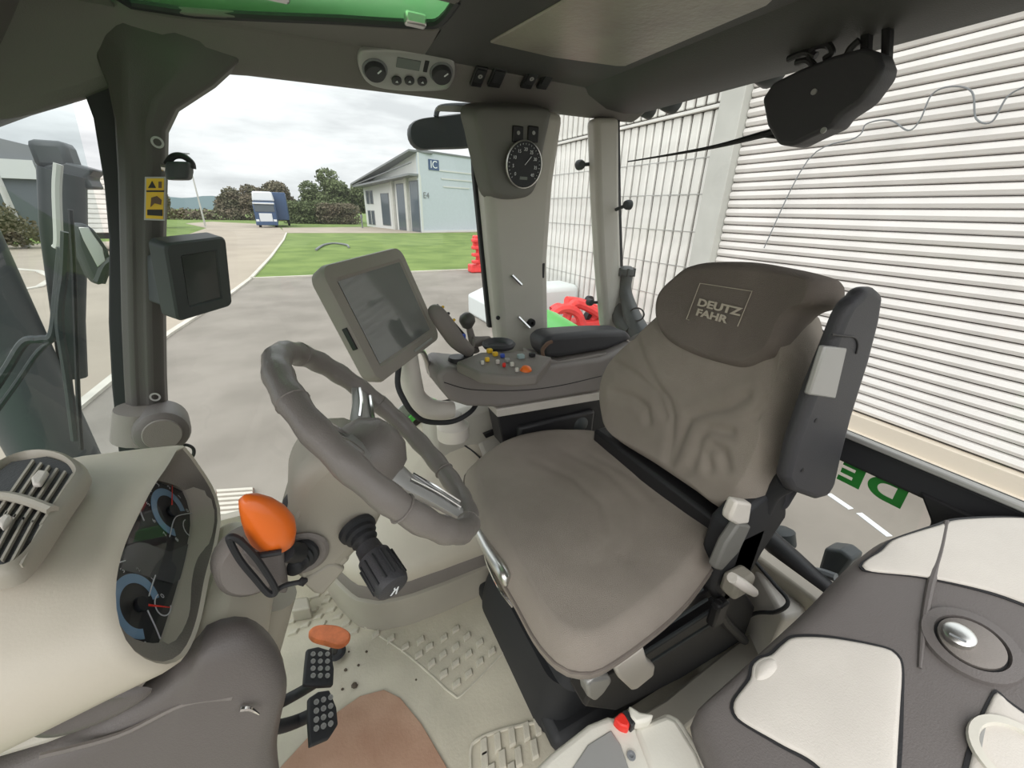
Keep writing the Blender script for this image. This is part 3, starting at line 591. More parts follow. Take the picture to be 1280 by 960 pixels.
box('catch', (.26, .955, ZC+.0), (.04, .02, .02), 'silver', rh, bev=.004); box('catch', (.02, 1.0, ZC+.01), (.06, .03, .02), 'silver', rh, bev=.006)
bl = [oZ(x, y, ZC-.004) for x, y in ((612, 54), (700, 5), (760, -40), (1010, -40), (958, 8), (782, 83), (770, 83), (690, 72))]
struct(slab('ceiling_blind', bl, (0, 0, .01), 'blind', bev=.003), 'brownish woven roof blind behind the hatch')
# windscreen header and screen
struct(loft('ceiling_front_header', [[V((-.62, y, 1.33)), V((-.55, y, 1.33)), V((-.45, y, 1.42)), V((-.36, y, 1.53)), V((-.36, y, 1.60)), V((-.72, y, 1.60))] for y in (-.3, 1.31)], 'liner', None, bev=.015), 'grey front roof header above the windscreen')
wsr = []
for i in range(9):
    t = i/8; a = t*math.pi/2*.9; x = -.47-.42*math.sin(a); y = 1.27-.75*(1-math.cos(a)); wsr.append((x, y))
vs = [(x, y, .30) for x, y in wsr]+[(x+.10, y, 1.40) for x, y in wsr]
struct(add('window_5', vs, [(i, i+1, 10+i, 9+i) for i in range(8)], 'glass_front', smooth=True), 'curved windscreen pane')
# ================================================================ DRIVER SEAT
ds = thing('driver_seat', 'brown grey fabric driver seat with curved headrest and folded-up black armrest', 'seat', (.58, .60, 0))
SN = V((-.984, 0, .177)); SP = V((.72, .57, .60))
box('base_plate', (.60, .66, .03), (.50, .50, .06), 'rubber', ds, bev=.02)
bel = []
def rr(x0, x1, y0, y1, z, r=.05, n=6):
    out = []
    for cx, cy, a0 in ((x1-r, y1-r, 0), (x0+r, y1-r, 90), (x0+r, y0+r, 180), (x1-r, y0+r, 270)):
        for i in range(n+1):
            a = math.radians(a0+90*i/n); out.append(V((cx+r*math.cos(a), cy+r*math.sin(a), z)))
    return out
for i in range(8): z = .17+i*.027; k = (0 if i % 2 else .018); bel.append(rr(.375+k, .82-k, .42+k, .88-k, z))
loft('bellows', bel, 'rubber', ds, angle=60)
box('upper_frame', (.57, .62, .415), (.46, .50, .05), 'black', ds, bev=.012)
loft('front_skirt', [rr(.345, .84, .44, .90, z, .06) for z in (.0, .03)]+[rr(.352, .84, .45, .89, .10, .06), rr(.37, .83, .45, .88, .17, .06)], 'rubber', ds, angle=50)
cu = [(580, 600), (592, 580), (618, 560), (652, 548), (700, 542), (760, 548), (815, 582), (868, 615), (903, 648), (900, 690), (872, 735), (842, 768), (800, 802), (762, 828), (738, 838), (704, 832), (672, 800), (645, 752), (622, 712), (598, 660)]
gro = [LZ([(668, 578), (715, 596), (755, 630), (762, 670), (745, 712)], .54), LZ([(705, 566), (760, 590), (800, 628), (800, 670), (783, 700)], .54), LZ([(740, 572), (800, 602), (835, 640)], .54)]
def dispc(p):
    d = min(segd(V((p.x, p.y, .54)), g[i], g[i+1]) for g in gro for i in range(len(g)-1)); c = ((p.x-.55)/.25)**2+((p.y-.62)/.28)**2
    return -.003*math.exp(-(d/.012)**2)+.012*min(c, 1)+.0015*noise.noise(p*14)
pillow('cushion', LZ(cu, .52), (0, 0, 1), [(.08, -.065), (.042, -.058), (.012, -.038), (-.002, -.02), (.004, .004), (.018, .018), (.034, .024)], 'fabric', ds, n=110, inner=26, top=-.006, disp=dispc, angle=180)
tube('cushion_piping', [p+V((0, 0, -.008)) for p in resample(LZ(cu, .52), 70)], .003, 'fabric_dark', bpy.data.objects['cushion'], n=6, closed=True, k=1)
bk = [(765, 548), (753, 515), (752, 480), (764, 450), (790, 420), (828, 385), (900, 362), (985, 385), (1000, 408), (1005, 435), (997, 482), (982, 522), (978, 560), (960, 600), (936, 630), (905, 642), (868, 618), (815, 582)]
gb = [[(804, 425), (812, 452), (826, 478), (842, 500), (848, 520), (845, 550), (838, 575)], [(775, 489), (800, 497), (815, 510), (817, 526)], [(780, 455), (806, 470), (828, 492), (838, 520)],
      [(942, 494), (917, 509), (887, 515), (868, 523), (860, 542), (850, 567), (842, 583)], [(921, 540), (893, 537), (882, 547), (876, 571), (868, 586), (852, 592)], [(894, 583), (890, 566), (899, 557), (912, 564), (917, 583)], [(965, 415), (975, 450), (972, 490), (955, 520)]]
gb = [LP(g, SP, SN) for g in gb]
def flat(p, P=SP, n=SN): return p-n*((p-P).dot(n))
def dispb(p):
    q = flat(p); v = 0
    for g in gb: d = min(segd(q, g[i], g[i+1]) for i in range(len(g)-1)); v -= .006*math.exp(-(d/.010)**2); v += .0015*math.exp(-((d-.025)/.014)**2)
    return max(v, -.010)+.02*min(1, abs(p.y-.565)/.22)**2+.0012*noise.noise(p*16)
pillow('backrest', LP(bk, SP, SN), SN, [(.05, -.125), (.015, -.115), (.0, -.08), (-.002, -.04), (.003, -.015), (.015, .004), (.03, .012)], 'fabric', ds, n=150, inner=44, top=.006, disp=dispb, angle=180)
slab('backrest_shell', [p-SN*.11 for p in LP([(775, 560), (762, 470), (800, 425), (985, 400), (1003, 440), (990, 560), (940, 650), (905, 655)], SP, SN)], -SN*.03, 'armblack', ds, bev=.02, seg=3)
hd = [(846, 340), (872, 328), (930, 326), (985, 334), (1030, 345), (1038, 356), (1034, 378), (1008, 388), (992, 405), (983, 428), (966, 448), (935, 461), (905, 457), (862, 443), (832, 425), (820, 402), (824, 368)]
HP = SP+SN*.025
def disph(p): return .035*max(0, (abs(p.y-.56)-.07)/.12)**1.7+.0008*noise.noise(p*20)
hr_ = pillow('headrest', LP(hd, HP, SN), SN, [(.03, -.075), (.006, -.065), (0, -.04), (0, -.015), (.006, -.001), (.018, .006)], 'fabric_dark', ds, n=110, inner=24, top=0, disp=disph, angle=180)
LFR = Fr(on(900, 385, HP+SN*.0085, SN), (0, -1, 0), (.177, 0, .984))
q = [LFR.px(*p) for p in ((858, 399), (875, 354), (940, 364), (922, 408))]
tube('logo_frame', [LFR(*q[0]) + LFR.x*.008, LFR(*q[0]), LFR(*q[1]), LFR(*q[2]), LFR(*q[3])], .0011, 'stitch', hr_, n=6, k=1)
(ax_, ay_), (bx_, by_) = LFR.px(898, 384), LFR.px(889, 395)
sw_ = (LFR.px(925, 391)[0]-LFR.px(869, 383)[0])
text('logo_lettering', 'DEUTZ', LFR.at(ax_, ay_, .0006), .0215, 'stitch', hr_, .0008, sx=1.5, bold=.0008)
text('logo_lettering', 'FAHR', LFR.at(bx_, by_, .0006), .0205, 'stitch', hr_, .0008, sx=1.5, bold=.0008)
# folded armrest
ar = slab('folded_armrest', LY([(1086, 360), (1098, 360), (1107, 368), (1102, 400), (1089, 450), (1067, 520), (1054, 570), (1046, 606), (1036, 622), (1022, 626)], .30)+[V((p.x, .30, p.z)) for p in LY([(975, 606), (967, 592), (978, 545), (1000, 482), (1022, 428), (1036, 392), (1046, 374), (1056, 366)], .324)], (0, .026, 0), 'armblack', ds, bev=.012, seg=4)
slab('armrest_inset', LY([(1032, 433), (1060, 435), (1045, 499), (1012, 494)], .298), (0, .01, 0), 'silverpl', ar, bev=.003)
tube('armrest_seam', LY([(1040, 418), (1055, 420), (1068, 422), (1072, 430), (1070, 442)], .299), .0015, 'black', ar, n=6)
for x, y in ((1018, 525), (1001, 587)): lathe('screw', [(.004, 0), (.004, .003)], oY(x, y, .302), (0, -1, 0), 'black', ar, n=10)
tube('armrest_pivot', [oY(985, 600, .33), oY(962, 615, .36), oY(945, 645, .38)], [.022, .022, .026], 'rubber', ds, n=12)
box('orange_tag', tuple(oX(994, 492, .84)), (.01, .02, .03), 'yellow', ds, bev=.003)
# recline bracket and lever
slab('recline_bracket', LY([(935, 640), (985, 600), (985, 645), (955, 690), (930, 735), (905, 760), (890, 740), (905, 690), (915, 660)], .35), (0, .05, 0), 'rubber', ds, bev=.01)
slab('recline_lever', LY([(925, 655), (940, 658), (925, 690), (902, 715), (894, 712), (908, 680)], .335), (0, .02, 0), 'pod', ds, bev=.005)
slab('lever_pad', LY([(922, 627), (941, 630), (937, 655), (922, 657), (913, 652), (914, 645)], .325), (0, .02, 0), 'lid', ds, bev=.005)
# near side slide rails
sr = slab('slide_panel', LY([(745, 850), (800, 822), (880, 770), (930, 735), (945, 760), (930, 800), (850, 850), (770, 890), (730, 885)], .37), (0, .06, 0), 'black', ds, bev=.008)
for k in range(4):
    a, b = oY(790+k*6, 792+k*13, .352), oY(878+k*6, 736+k*13, .352); tube('slide_rail', [a, b], .0035, 'exterior', ds, n=6, k=1)
tube('belt_stalk', [oY(930, 800, .36), oY(905, 775, .345), oY(897, 755, .34)], .012, 'black', ds, n=8)
box('belt_buckle', tuple(oY(897, 765, .34)), (.035, .022, .07), 'black', ds, bev=.005)
box('gap_filler', (.765, .60, .49), (.09, .50, .20), 'black', ds, bev=.01)  # black filler box in the gap between cushion and backrest
slab('adjust_pad', LY([(768, 835), (805, 809), (810, 826), (820, 834), (818, 845), (796, 863), (790, 864), (775, 850)], .325), (0, .02, 0), 'lid', ds, bev=.006, seg=3)
kb = slab('weight_knob', LY([(734, 858), (742, 850), (763, 847), (766, 852), (755, 868), (744, 878), (736, 873)], .33), (0, .03, 0), 'silverpl', ds, bev=.006, seg=3)
tube('front_handle', [oX(598, 664, .268), oX(612, 690, .262), oX(632, 722, .262), oX(634, 735, .275)], [.013, .014, .013, .006], 'silver', ds, n=12)
tube('front_rod', [oX(606, 675, .28), oX(609, 700, .272), oX(625, 735, .272), oX(642, 758, .285)], .005, 'chrome', ds, n=8)
box('side_switch_box', tuple(oY(943, 728, .30)+V((0, .03, -.03))), (.06, .04, .05), 'beige_dark', None, bev=.01); prop(bpy.data.objects['side_switch_box'], 'taupe box behind the seat carrying a pale lever', 'box')
tube('pale_lever', [oY(915, 722, .295), oY(930, 732, .285), oY(942, 740, .28)], [.010, .011, .009], 'lid', bpy.data.objects['side_switch_box'], n=10)
# ---------------- armrest console
ac = thing('armrest_console', 'warm grey control console with padded armrest, right of the seat', 'console', (.6, 1.04, .64))
body = slab('console_body', LY([(546, 470), (556, 459), (600, 463), (640, 469), (664, 471), (680, 458), (752, 448), (792, 430), (800, 470), (752, 489), (690, 500), (625, 510), (585, 509), (563, 502), (551, 488)], .97), (0, .15, 0), 'console', ac, bev=.014, seg=4)
tube('body_seam', LY([(555, 478), (590, 487), (650, 488), (700, 482), (752, 470)], .9690), .0012, 'black', body, n=6)
slab('under_trim', LY([(620, 512), (752, 490), (752, 500), (622, 522)], .98), (0, .10, 0), 'lid', ac, bev=.004)
slab('arm_bracket', LY([(622, 520), (750, 500), (760, 545), (630, 560)], 1.0), (0, .08, 0), 'black', ac, bev=.004)
lathe('bracket_cap', [(.03, 0), (.03, .02), (.02, .028)], oY(722, 528, 1.0), (0, -1, 0), 'exterior', ac, n=14)
box('bracket_foot', (.68, 1.02, .45), (.30, .08, .24), 'black', ac, bev=.01)
pad = slab('padded_armrest', LY([(678, 428), (690, 419), (740, 415), (785, 414), (793, 424), (760, 438), (700, 448), (682, 448)], 1.0), (0, .10, 0), 'armblack', ac, bev=.018, seg=4)
slab('pad_tray', LY([(676, 448), (700, 452), (765, 440), (792, 428), (792, 436), (752, 450), (690, 460), (676, 456)], .985), (0, .12, 0), 'taupe', ac, bev=.005)
TP = Fr(oZ(600, 450, .835), (1, 0, 0), (0, 1, 0))
ctl = slab('control_plate', LZ([(570, 452), (600, 440), (650, 438), (690, 446), (672, 468), (640, 470), (600, 466)], .835), (0, 0, -.03), 'taupe', ac, bev=.006)
def btn(px, py, s, m, z=.835, h=.012, **k): p = oZ(px, py, z); return box('button', (p.x, p.y, z+h/2), (s, s*.9, h), m, ctl, bev=.003)
for x, y, s, mm in ((612, 441, .016, 'yellow'), (619, 445, .014, 'yellow'), (609, 452, .012, 'yellow'), (628, 447, .012, 'blue'), (634, 453, .012, 'silverpl'), (622, 455, .010, 'lid'), (651, 448, .018, 'teal'), (640, 458, .010, 'white'), (630, 459, .009, 'red'), (665, 446, .016, 'black'), (603, 456, .009, 'white'), (646, 465, .009, 'lid')): btn(x, y, s, mm)
lathe('orange_dial', [(.014, 0), (.016, .006), (.012, .015), (.004, .018)], oZ(657, 466, .828), (0, -.3, 1), 'orange', ctl, n=16)
lathe('jog_ring', [(.045, 0), (.05, .01), (.044, .016), (.036, .012), (.03, .004)], oZ(627, 432, .845)+V((0, .02, -.01)), (0, 0, 1), 'armblack', ctl, n=24)
tube('pad_accent', LY([(680, 448), (678, 438), (684, 430), (690, 427)], .985), .006, 'rust', ac, n=8)
# joystick
jy = thing('joystick', 'grey curved joystick lever in front of the armrest console', 'joystick', oY(570, 455, 1.03))
lathe('boot', [(.045, 0), (.045, .006), (.036, .012), (.038, .018), (.028, .026), (.024, .04)], oY(572, 462, 1.03), (0, 0, 1), 'black', jy, n=20)
tube('grip', [oY(588, 440, 1.03), oY(572, 427, 1.02), (oY(558, 408, 1.01)), oY(545, 390, 1.01), oY(541, 384, 1.02)], [.014, .019, .020, .017, .010], 'taupe', jy, n=14, ell=1.25)
tube('neck', [oY(575, 458, 1.03), oY(588, 440, 1.03)], .012, 'black', jy, n=10, k=1)
tube('grip_edge', [oY(546, 381, 1.035), oY(562, 398, 1.03), oY(580, 418, 1.03)], .004, 'black', jy, n=6)
for x, y, c in ((553, 384, 'yellow'), (560, 392, 'black'), (567, 400, 'yellow')): lathe('thumb_button', [(.004, 0), (.004, .006)], oY(x, y, 1.02), (0, -1, .3), c, jy, n=8)
kn = thing('ball_lever', 'dark blue grey ball knob on a short lever, right of the curved joystick', 'knob', oY(592, 430, 1.08))
lathe('ball', [(.004, -.024), (.016, -.018), (.024, 0), (.022, .012), (.012, .022), (.002, .025)], oY(584, 401, 1.08), (-.1, -.3, 1), 'pillar', kn, n=20)
tube('shaft', [oY(586, 408, 1.08), oY(594, 440, 1.08)], [.009, .014], 'taupe', kn, n=10, k=1)
box('blue_switch', tuple(oY(579, 422, 1.02)), (.014, .01, .022), 'blue', kn, bev=.003)
tube('knob_base', [oY(590, 428, 1.07), oY(612, 425, 1.08)], [.018, .012], 'taupe', kn, n=10)
# ================================================================ STEERING WHEEL AND COLUMN
tl_, yw_ = math.radians(50.3), math.radians(3.2)
WN = V((math.sin(tl_)*math.cos(yw_), math.sin(yw_), math.cos(tl_)*math.cos(yw_))).normalized(); WC = V((.068, .577, .865))
sw = thing('steering_wheel', 'grey three-spoke steering wheel tilted on its column', 'steering wheel', WC)
WFm = Fr(WC, WN.cross(V((0, 1, 0))), V((0, 1, 0))); 
if WFm.z.dot(WN) < 0: WFm.z = -WFm.z
RIMP = [WFm(.19*math.cos(2*math.pi*i/96), .19*math.sin(2*math.pi*i/96)) for i in range(96)]
tube('rim', RIMP, [.0178+.0012*math.sin(i/96*2*math.pi*22) for i in range(96)], 'wheel', sw, n=14, closed=True, k=1, angle=180)
for a in (35, 100, 160, 215, 275, 330):
    a = math.radians(a); t = V((0, 0, 0)); c = WFm(.19*math.cos(a), .19*math.sin(a)); d = WFm.x*-math.sin(a)+WFm.y*math.cos(a)
    lathe('rim_seam', [(.0186, -.0012), (.0196, 0), (.0186, .0012)], c, d, 'taupe', sw, n=18)
hub = WC-WN*.012
spk = [WFm.px(*p) for p in ((452, 489), (578, 640), (398, 540))]
for i, (x, y) in enumerate(spk):
    a = math.atan2(y, x); r = V((math.cos(a), math.sin(a), 0)); tx = -math.sin(a), math.cos(a)
    rings = []
    for d, wd, h, th in ((.03, .034, -.03, .020), (.08, .026, -.026, .014), (.13, .020, -.014, .011), (.175, .022, -.004, .009)):
        c = WFm(d*r.x, d*r.y, h); s = WFm.x*tx[0]+WFm.y*tx[1]
        rings.append([c+s*wd*cx+WFm.z*th*cz for cx, cz in ((-1, 0), (-.7, .8), (0, 1), (.7, .8), (1, 0), (.7, -.8), (0, -1), (-.7, -.8))])
    sp_ = loft('spoke', rings, 'silverpl', sw, angle=60)
    for k in (-1, 1): tube('spoke_strip', [WFm(d*r.x, d*r.y, h)+(WFm.x*tx[0]+WFm.y*tx[1])*wd*k for d, wd, h in ((.075, .017, -.014), (.12, .013, -.003), (.165, .013, .005))], .0035, 'chrome', sp_, n=6)
lathe('hub', [(.030, -.07), (.056, -.05), (.060, -.03), (.050, .0), (.030, .018), (.008, .024)], hub+WN*.012, WN, 'wheel', sw, n=30, angle=60)
lathe('horn_ring', [(.036, 0), (.040, .004), (.036, .008)], hub+WN*.016, WN, 'taupe', sw, n=30)
co = thing('steering_column', 'taupe steering column with stalks and boots below the wheel', 'column', (-.08, .58, 0))
cb = slab('column_body', LY([(404, 566), (376, 592), (358, 612), (360, 650), (350, 684), (362, 722), (382, 738), (404, 748), (440, 704), (470, 672), (485, 640), (487, 600), (470, 575), (440, 565)], .515), (0, .13, 0), 'beige_dark', co, bev=.03, seg=5)
tube('column_stem', [V((-.13, .58, .62)), V((-.25, .58, .3)), V((-.36, .58, .0))], [.035, .035, .045], 'beige_dark', co, n=16)
lathe('collar', [(.046, -.07), (.050, -.03), (.046, 0)], hub-WN*.078, WN, 'armblack', co, n=28)
pl = slab('side_plate', LY([(372, 636), (398, 632), (416, 650), (438, 700), (402, 735), (380, 728), (364, 706), (362, 664)], .5175), (0, .014, 0), 'taupe', co, bev=.005)
bpy.data.objects['side_plate'].data.materials[0] = M['beige_dark']
slab('side_cover', LY([(376, 728), (410, 706), (420, 706), (432, 712), (404, 744), (392, 742)], .5125), (0, .012, 0), 'beige_dark', co, bev=.004)
def boot(c, ax, r, parent, L=.03): return lathe('boot', [(r*1.15, 0), (r*1.12, L*.15), (r*.9, L*.2), (r*.95, L*.35), (r*.75, L*.42), (r*.8, L*.58), (r*.6, L*.66), (r*.62, L*.85), (r*.45, L)], c, ax, 'rubber', parent, n=24, angle=60)
lathe('boot_ring', [(.034, 0), (.036, .004), (.031, .007), (.026, .006)], oY(377, 690, .514), (0, -1, 0), 'silverpl', co, n=30); bpy.data.objects['boot_ring'].data.materials[0] = M['taupe']
boot(oY(377, 690, .51), (-.35, -1, .1), .021, co, .035)
k0 = oY(340, 655, .445)
# shuttle knob
kd = V((-.25, -.15, 1)).normalized()
A_ = oY(346, 684, .46); B_ = oY(329, 616, .45)
dirk = (B_-A_).normalized(); L_ = (B_-A_).length
def ell(prof, c0, d, m, name, parent, flat=.75, n=24):
    u = d.cross(V((0, 1, 0))).normalized(); w = d.cross(u); vs = []; fs = []
    for r, h, s in [(a_*.72, b_*.93, c_*.8) for a_, b_, c_ in prof]:
        for j in range(n):
            q = 2*math.pi*j/n; vs.append(c0+d*h+u*(r*math.cos(q)+s)+w*r*flat*math.sin(q))
    for i in range(len(prof)-1):
        for j in range(n): fs.append((i*n+j, i*n+(j+1) % n, (i+1)*n+(j+1) % n, (i+1)*n+j))
    fs.append(tuple(range(n))); fs.append(tuple((len(prof)-1)*n+j for j in range(n)))
    return add(name, vs, fs, m, parent, angle=80)
sg = 1 if dirk.cross(V((0, 1, 0))).x > 0 else -1
kk = ell([(.010, -.004, .004*sg), (.026, .004, .002*sg), (.034, .022, 0), (.036, .042, -.001*sg), (.032, .062, -.005*sg), (.024, .080, -.011*sg), (.015, .092, -.017*sg), (.004, .098, -.02*sg)], A_, dirk, 'orange', 'orange_knob', co, .8)
pass
tube('knob_stem', [oY(372, 691, .49), oY(356, 690, .465)], [.014, .012], 'rubber', co, n=12)
# indicator stalk
s0, s1 = oY(447, 664, .50), oY(492, 735, .405); boot(oY(446, 660, .515), s1-s0, .024, co, .045)
sk = lathe('stalk', [(.017, .03), (.018, .045), (.0225, .05), (.0235, .09), (.0235, (s1-s0).length-.006), (.021, (s1-s0).length), (.014, (s1-s0).length+.003), (.002, (s1-s0).length+.003)], s0, s1-s0, 'armblack', co, n=28)
dd = (s1-s0).normalized(); u_ = dd.orthogonal().normalized(); w_ = dd.cross(u_)
for j in range(12):
    a = j*math.pi/6; o_ = (u_*math.cos(a)+w_*math.sin(a))*.0235; tube('stalk_rib', [s0+dd*.056+o_, s1-dd*.008+o_], .0018, 'rubber', sk, n=5, k=1)
ef = Fr(s1+dd*.0032, (1, 0, .35), (0, 1, 0)); ef = Fr(s1+dd*.004, (u_*1), w_)
rt = Fr(s1+dd*.004, V((0.85, 0, -.52)).cross(dd).cross(dd), (0, 0, 1)); text('stalk_symbol', 'R', rt, .02, 'mark', sk, .0004)
# ================================================================ INSTRUMENT POD
PN = V((.96, 0, .28)).normalized(); PP = V((-.2, .55, .8)); PX_ = V((0, 1, 0))
dp = thing('dashboard', 'cream dashboard with hooded instrument cluster and air vent', 'dashboard', (-.3, .52, 0))
rimpx = [(225, 556), (205, 582), (182, 614), (158, 660), (142, 705), (137, 748), (143, 788), (160, 818), (188, 834), (212, 834), (232, 818), (248, 780), (260, 725), (270, 680), (274, 642), (266, 612), (246, 580)]
glpx = [(190, 600), (222, 608), (250, 624), (258, 637), (254, 672), (241, 692), (233, 728), (227, 762), (212, 796), (192, 804), (165, 797), (148, 778), (139, 745), (139, 712), (148, 676), (164, 638), (178, 610)]
def ang(P3, n=64, c=None):
    """closed loop -> n points by angle about the centroid in the y/z plane"""
    P = catmull(P3, 8, True); c = c or sum(P, V())/len(P); A = sorted([(math.atan2(p.z-c.z, p.y-c.y), p) for p in P], key=lambda t: t[0]); out = []
    A = [(A[-1][0]-2*math.pi, A[-1][1])]+A+[(A[0][0]+2*math.pi, A[0][1])]
    for i in range(n):
        a = -math.pi+2*math.pi*(i+.5)/n
        for k in range(len(A)-1):
            if A[k][0] <= a <= A[k+1][0]: t = (a-A[k][0])/max(A[k+1][0]-A[k][0], 1e-9); out.append(A[k][1].lerp(A[k+1][1], t)); break
    return out
r_o = ang(LP(rimpx, PP, PN)); cc = sum(r_o, V())/64
GP = PP-PN*.035
r_g = ang(LP(glpx, GP, PN), 64)
def grow(R, d, dx=0, dz=0): return [p+(p-cc).normalized()*d+V((dx, 0, dz)) for p in R]
r_i = grow(r_o, -.007); r_m = [a.lerp(b, .35) for a, b in zip(r_i, r_g)]
loft('hood', [r_i, grow(r_o, -.003, .003), grow(r_o, .001, .0), grow(r_o, .004, -.008), grow(r_o, .010, -.05, .0), grow(r_o, .020, -.12, -.002), grow(r_o, .028, -.22, -.012), grow(r_o, .02, -.36, -.04)], 'beige', dp, cap=(False, True), angle=50)
loft('hood_lining', [r_i, [a.lerp(b, .5)-PN*.004 for a, b in zip(r_i, r_g)], r_g], 'shell', dp, cap=(False, False), angle=60)
slab('dial_panel', [p-PN*.004 for p in r_g], -PN*.01, 'dialface', dp, bev=0, smooth=False)
gl = add('dial_glass', [p-PN*.0005 for p in r_g], [tuple(range(64))], 'dialglass', dp, smooth=False)
pass
DF = Fr(GP-PN*.0035, (0, -1, 0), (-.28, 0, .96))
if DF.z.dot(PN) < 0: DF = Fr(GP-PN*.0035, (0, 1, 0), (-.28, 0, .96))
def dial(px, py, r, a0, a1, na, seg=True, m='dialblue'):
    x, y = DF.px(px, py); f = DF.at(x, y, 0)
    g = annulus('dial_ring', f, r*.62, r*.88, a0, a1, m, dp, .0006)
    for i in range(9):
        a = math.radians(a0+(a1-a0)*i/8); c = (r*1.02*math.cos(a), r*1.02*math.sin(a), .0008)
        text('dial_number', str(i), Fr(f(*c), f.x, f.y), r*.22, 'mark', g, .0001) if r > .03 else None
    a = math.radians(na); d = f.x*math.cos(a)+f.y*math.sin(a); s = f.z.cross(d)
    add('needle', [f.o+f.z*.003-s*.0018, f.o+f.z*.003+s*.0018, f.o+f.z*.003+d*r*1.15+s*.0006, f.o+f.z*.003+d*r*1.15-s*.0006, f.o+f.z*.004], [(0, 1, 2, 3), (0, 4, 1), (1, 4, 2), (2, 4, 3), (3, 4, 0)], 'red', dp, smooth=False)
    disc('dial_cap', f.at(0, 0, .002), r*.2, 'dialface', dp, .003); return f
d1 = dial(212, 640, .043, -40, 220, 20); d2 = dial(172, 757, .043, -40, 220, -60)
for px, py in ((236, 660), (203, 756)):
    x, y = DF.px(px, py); annulus('small_dial', DF.at(x, y, .0004), .013, .0145, 60, 300, 'mark', dp, .0005, 20)
for pts in (((210, 672), (216, 650), (226, 644), (250, 641)), ((170, 630), (174, 642), (178, 652)), ((192, 720), (187, 735), (184, 746)), ((140, 706), (154, 702)), ((182, 764), (192, 785), (198, 800))):
    tube('dial_line', [DF(*DF.px(*p), .002) for p in pts], .0008, 'mark', dp, n=5)
slab('display_panel', [DF(*DF.px(*p), .0003) for p in ((160, 672), (212, 690), (240, 678), (228, 722), (216, 730), (150, 712))], DF.z*.0006, 'dialgrey', dp, bev=0, smooth=False)
# vent on the pod top
ZV = .903
vt = pillow('vent_frame', LZ([(-70, 700), (-20, 600), (12, 574), (48, 565), (82, 569), (106, 583), (108, 598), (80, 640), (48, 688), (22, 716), (-10, 724), (-50, 722)], ZV), (0, 0, 1), [(0, -.012), (0, 0), (.004, .006), (.009, .008), (.013, .004), (.016, -.008)], 'taupe', dp, n=80, inner=3, angle=60); vt.data.materials[0] = M['beige_dark']
slab('vent_recess', LZ([(-60, 700), (-14, 602), (16, 580), (60, 573), (96, 586), (98, 598), (70, 640), (20, 705), (0, 712), (-40, 712)], ZV+.0), (0, 0, .003), 'black', vt, bev=0, smooth=False)
for k in range(6):
    a, b = (8+k*11-24, 668+k*3), (40+k*10, 574+k*3.5); a = (a[0]+10, a[1]-28)
    slab('vent_slat', [oZ(a[0], a[1], ZV+.006), oZ(a[0]+3.2, a[1]+.8, ZV+.006), oZ(b[0]+2.6, b[1]+.8, ZV+.006), oZ(b[0], b[1], ZV+.006)], (0, 0, -.004), 'beige_dark', vt, bev=0, smooth=False)
    a, b = (-36+k*12, 690+k*3), (-4+k*11, 634+k*4)
    slab('vent_slat', [oZ(a[0], a[1], ZV+.006), oZ(a[0]+3.2, a[1]+.8, ZV+.006), oZ(b[0]+2.6, b[1]+.8, ZV+.006), oZ(b[0], b[1], ZV+.006)], (0, 0, -.004), 'beige_dark', vt, bev=0, smooth=False)
tube('vent_divider', LZ([(-30, 622), (4, 620), (34, 626), (66, 638)], ZV+.008), .005, 'beige_dark', vt, n=8)
slab('vent_tab', LZ([(38, 597), (48, 586), (60, 588), (50, 604), (40, 605)], ZV+.014), (0, 0, -.006), 'lid', vt, bev=.002)
slab('vent_tab', LZ([(-6, 650), (8, 640), (14, 644), (2, 660)], ZV+.014), (0, 0, -.006), 'lid', vt, bev=.002)
# ---- lower dash body and dark knee cover
loft('lower_body', [[V((x+dx, y, z+dz)) for x, z in ((-.5, .58), (-.28, .66), (-.20, .725), (-.172, .748), (-.145, .725), (-.130, .66), (-.165, .56), (-.27, .42), (-.42, .15), (-.5, .15))] for y, dx, dz in ((.40, -.02, -.03), (.43, .0, -.01), (.55, .012, 0), (.64, .008, -.005), (.67, -.02, -.03))], 'beige', dp, bev=.02, seg=3, angle=60)
kc = thing('knee_cover', 'dark warm grey moulded cover below the instrument cluster', 'cover', (-.2, .42, .3))
pillow('cover_body', LY([(230, 842), (255, 815), (300, 804), (332, 820), (353, 850), (358, 880), (346, 940), (330, 1060), (60, 1150), (-160, 1150), (-140, 1040), (20, 965), (140, 905)], .40), (0, -1, 0), [(.02, -.05), (.004, -.04), (.0, -.02), (.012, -.004), (.03, .0)], 'knee', kc, n=90, inner=8, top=.01, angle=70)
prop(slab('dash_skirt', LY([(-160, 860), (30, 862), (190, 850), (150, 900), (60, 935), (-160, 1000)], .405), (0, .06, 0), 'lid', None, bev=.012, seg=3), 'pale lower dash shell at the bottom left corner, under the dashboard', 'panel')
prop(pillow('recess_cover', LY([(22, 866), (100, 862), (190, 860), (150, 892), (80, 918), (35, 918), (20, 895)], .398), (0, -1, 0), [(0, 0), (.004, .004), (.012, .006)], 'knee', None, n=40, inner=5, top=-.004), 'dark oval recess in the pale lower dash shell', 'recess')
tube('cover_crease', LY([(50, 945), (150, 918), (230, 880), (290, 872)], .3985), .003, 'taupe', kc, n=6)
prop(tube('silver_pin', LY([(300, 886), (312, 886), (324, 893)], .392), [.0035, .003, .001], 'chrome', None, n=8), 'small silver hook on the dark knee cover', 'hook')
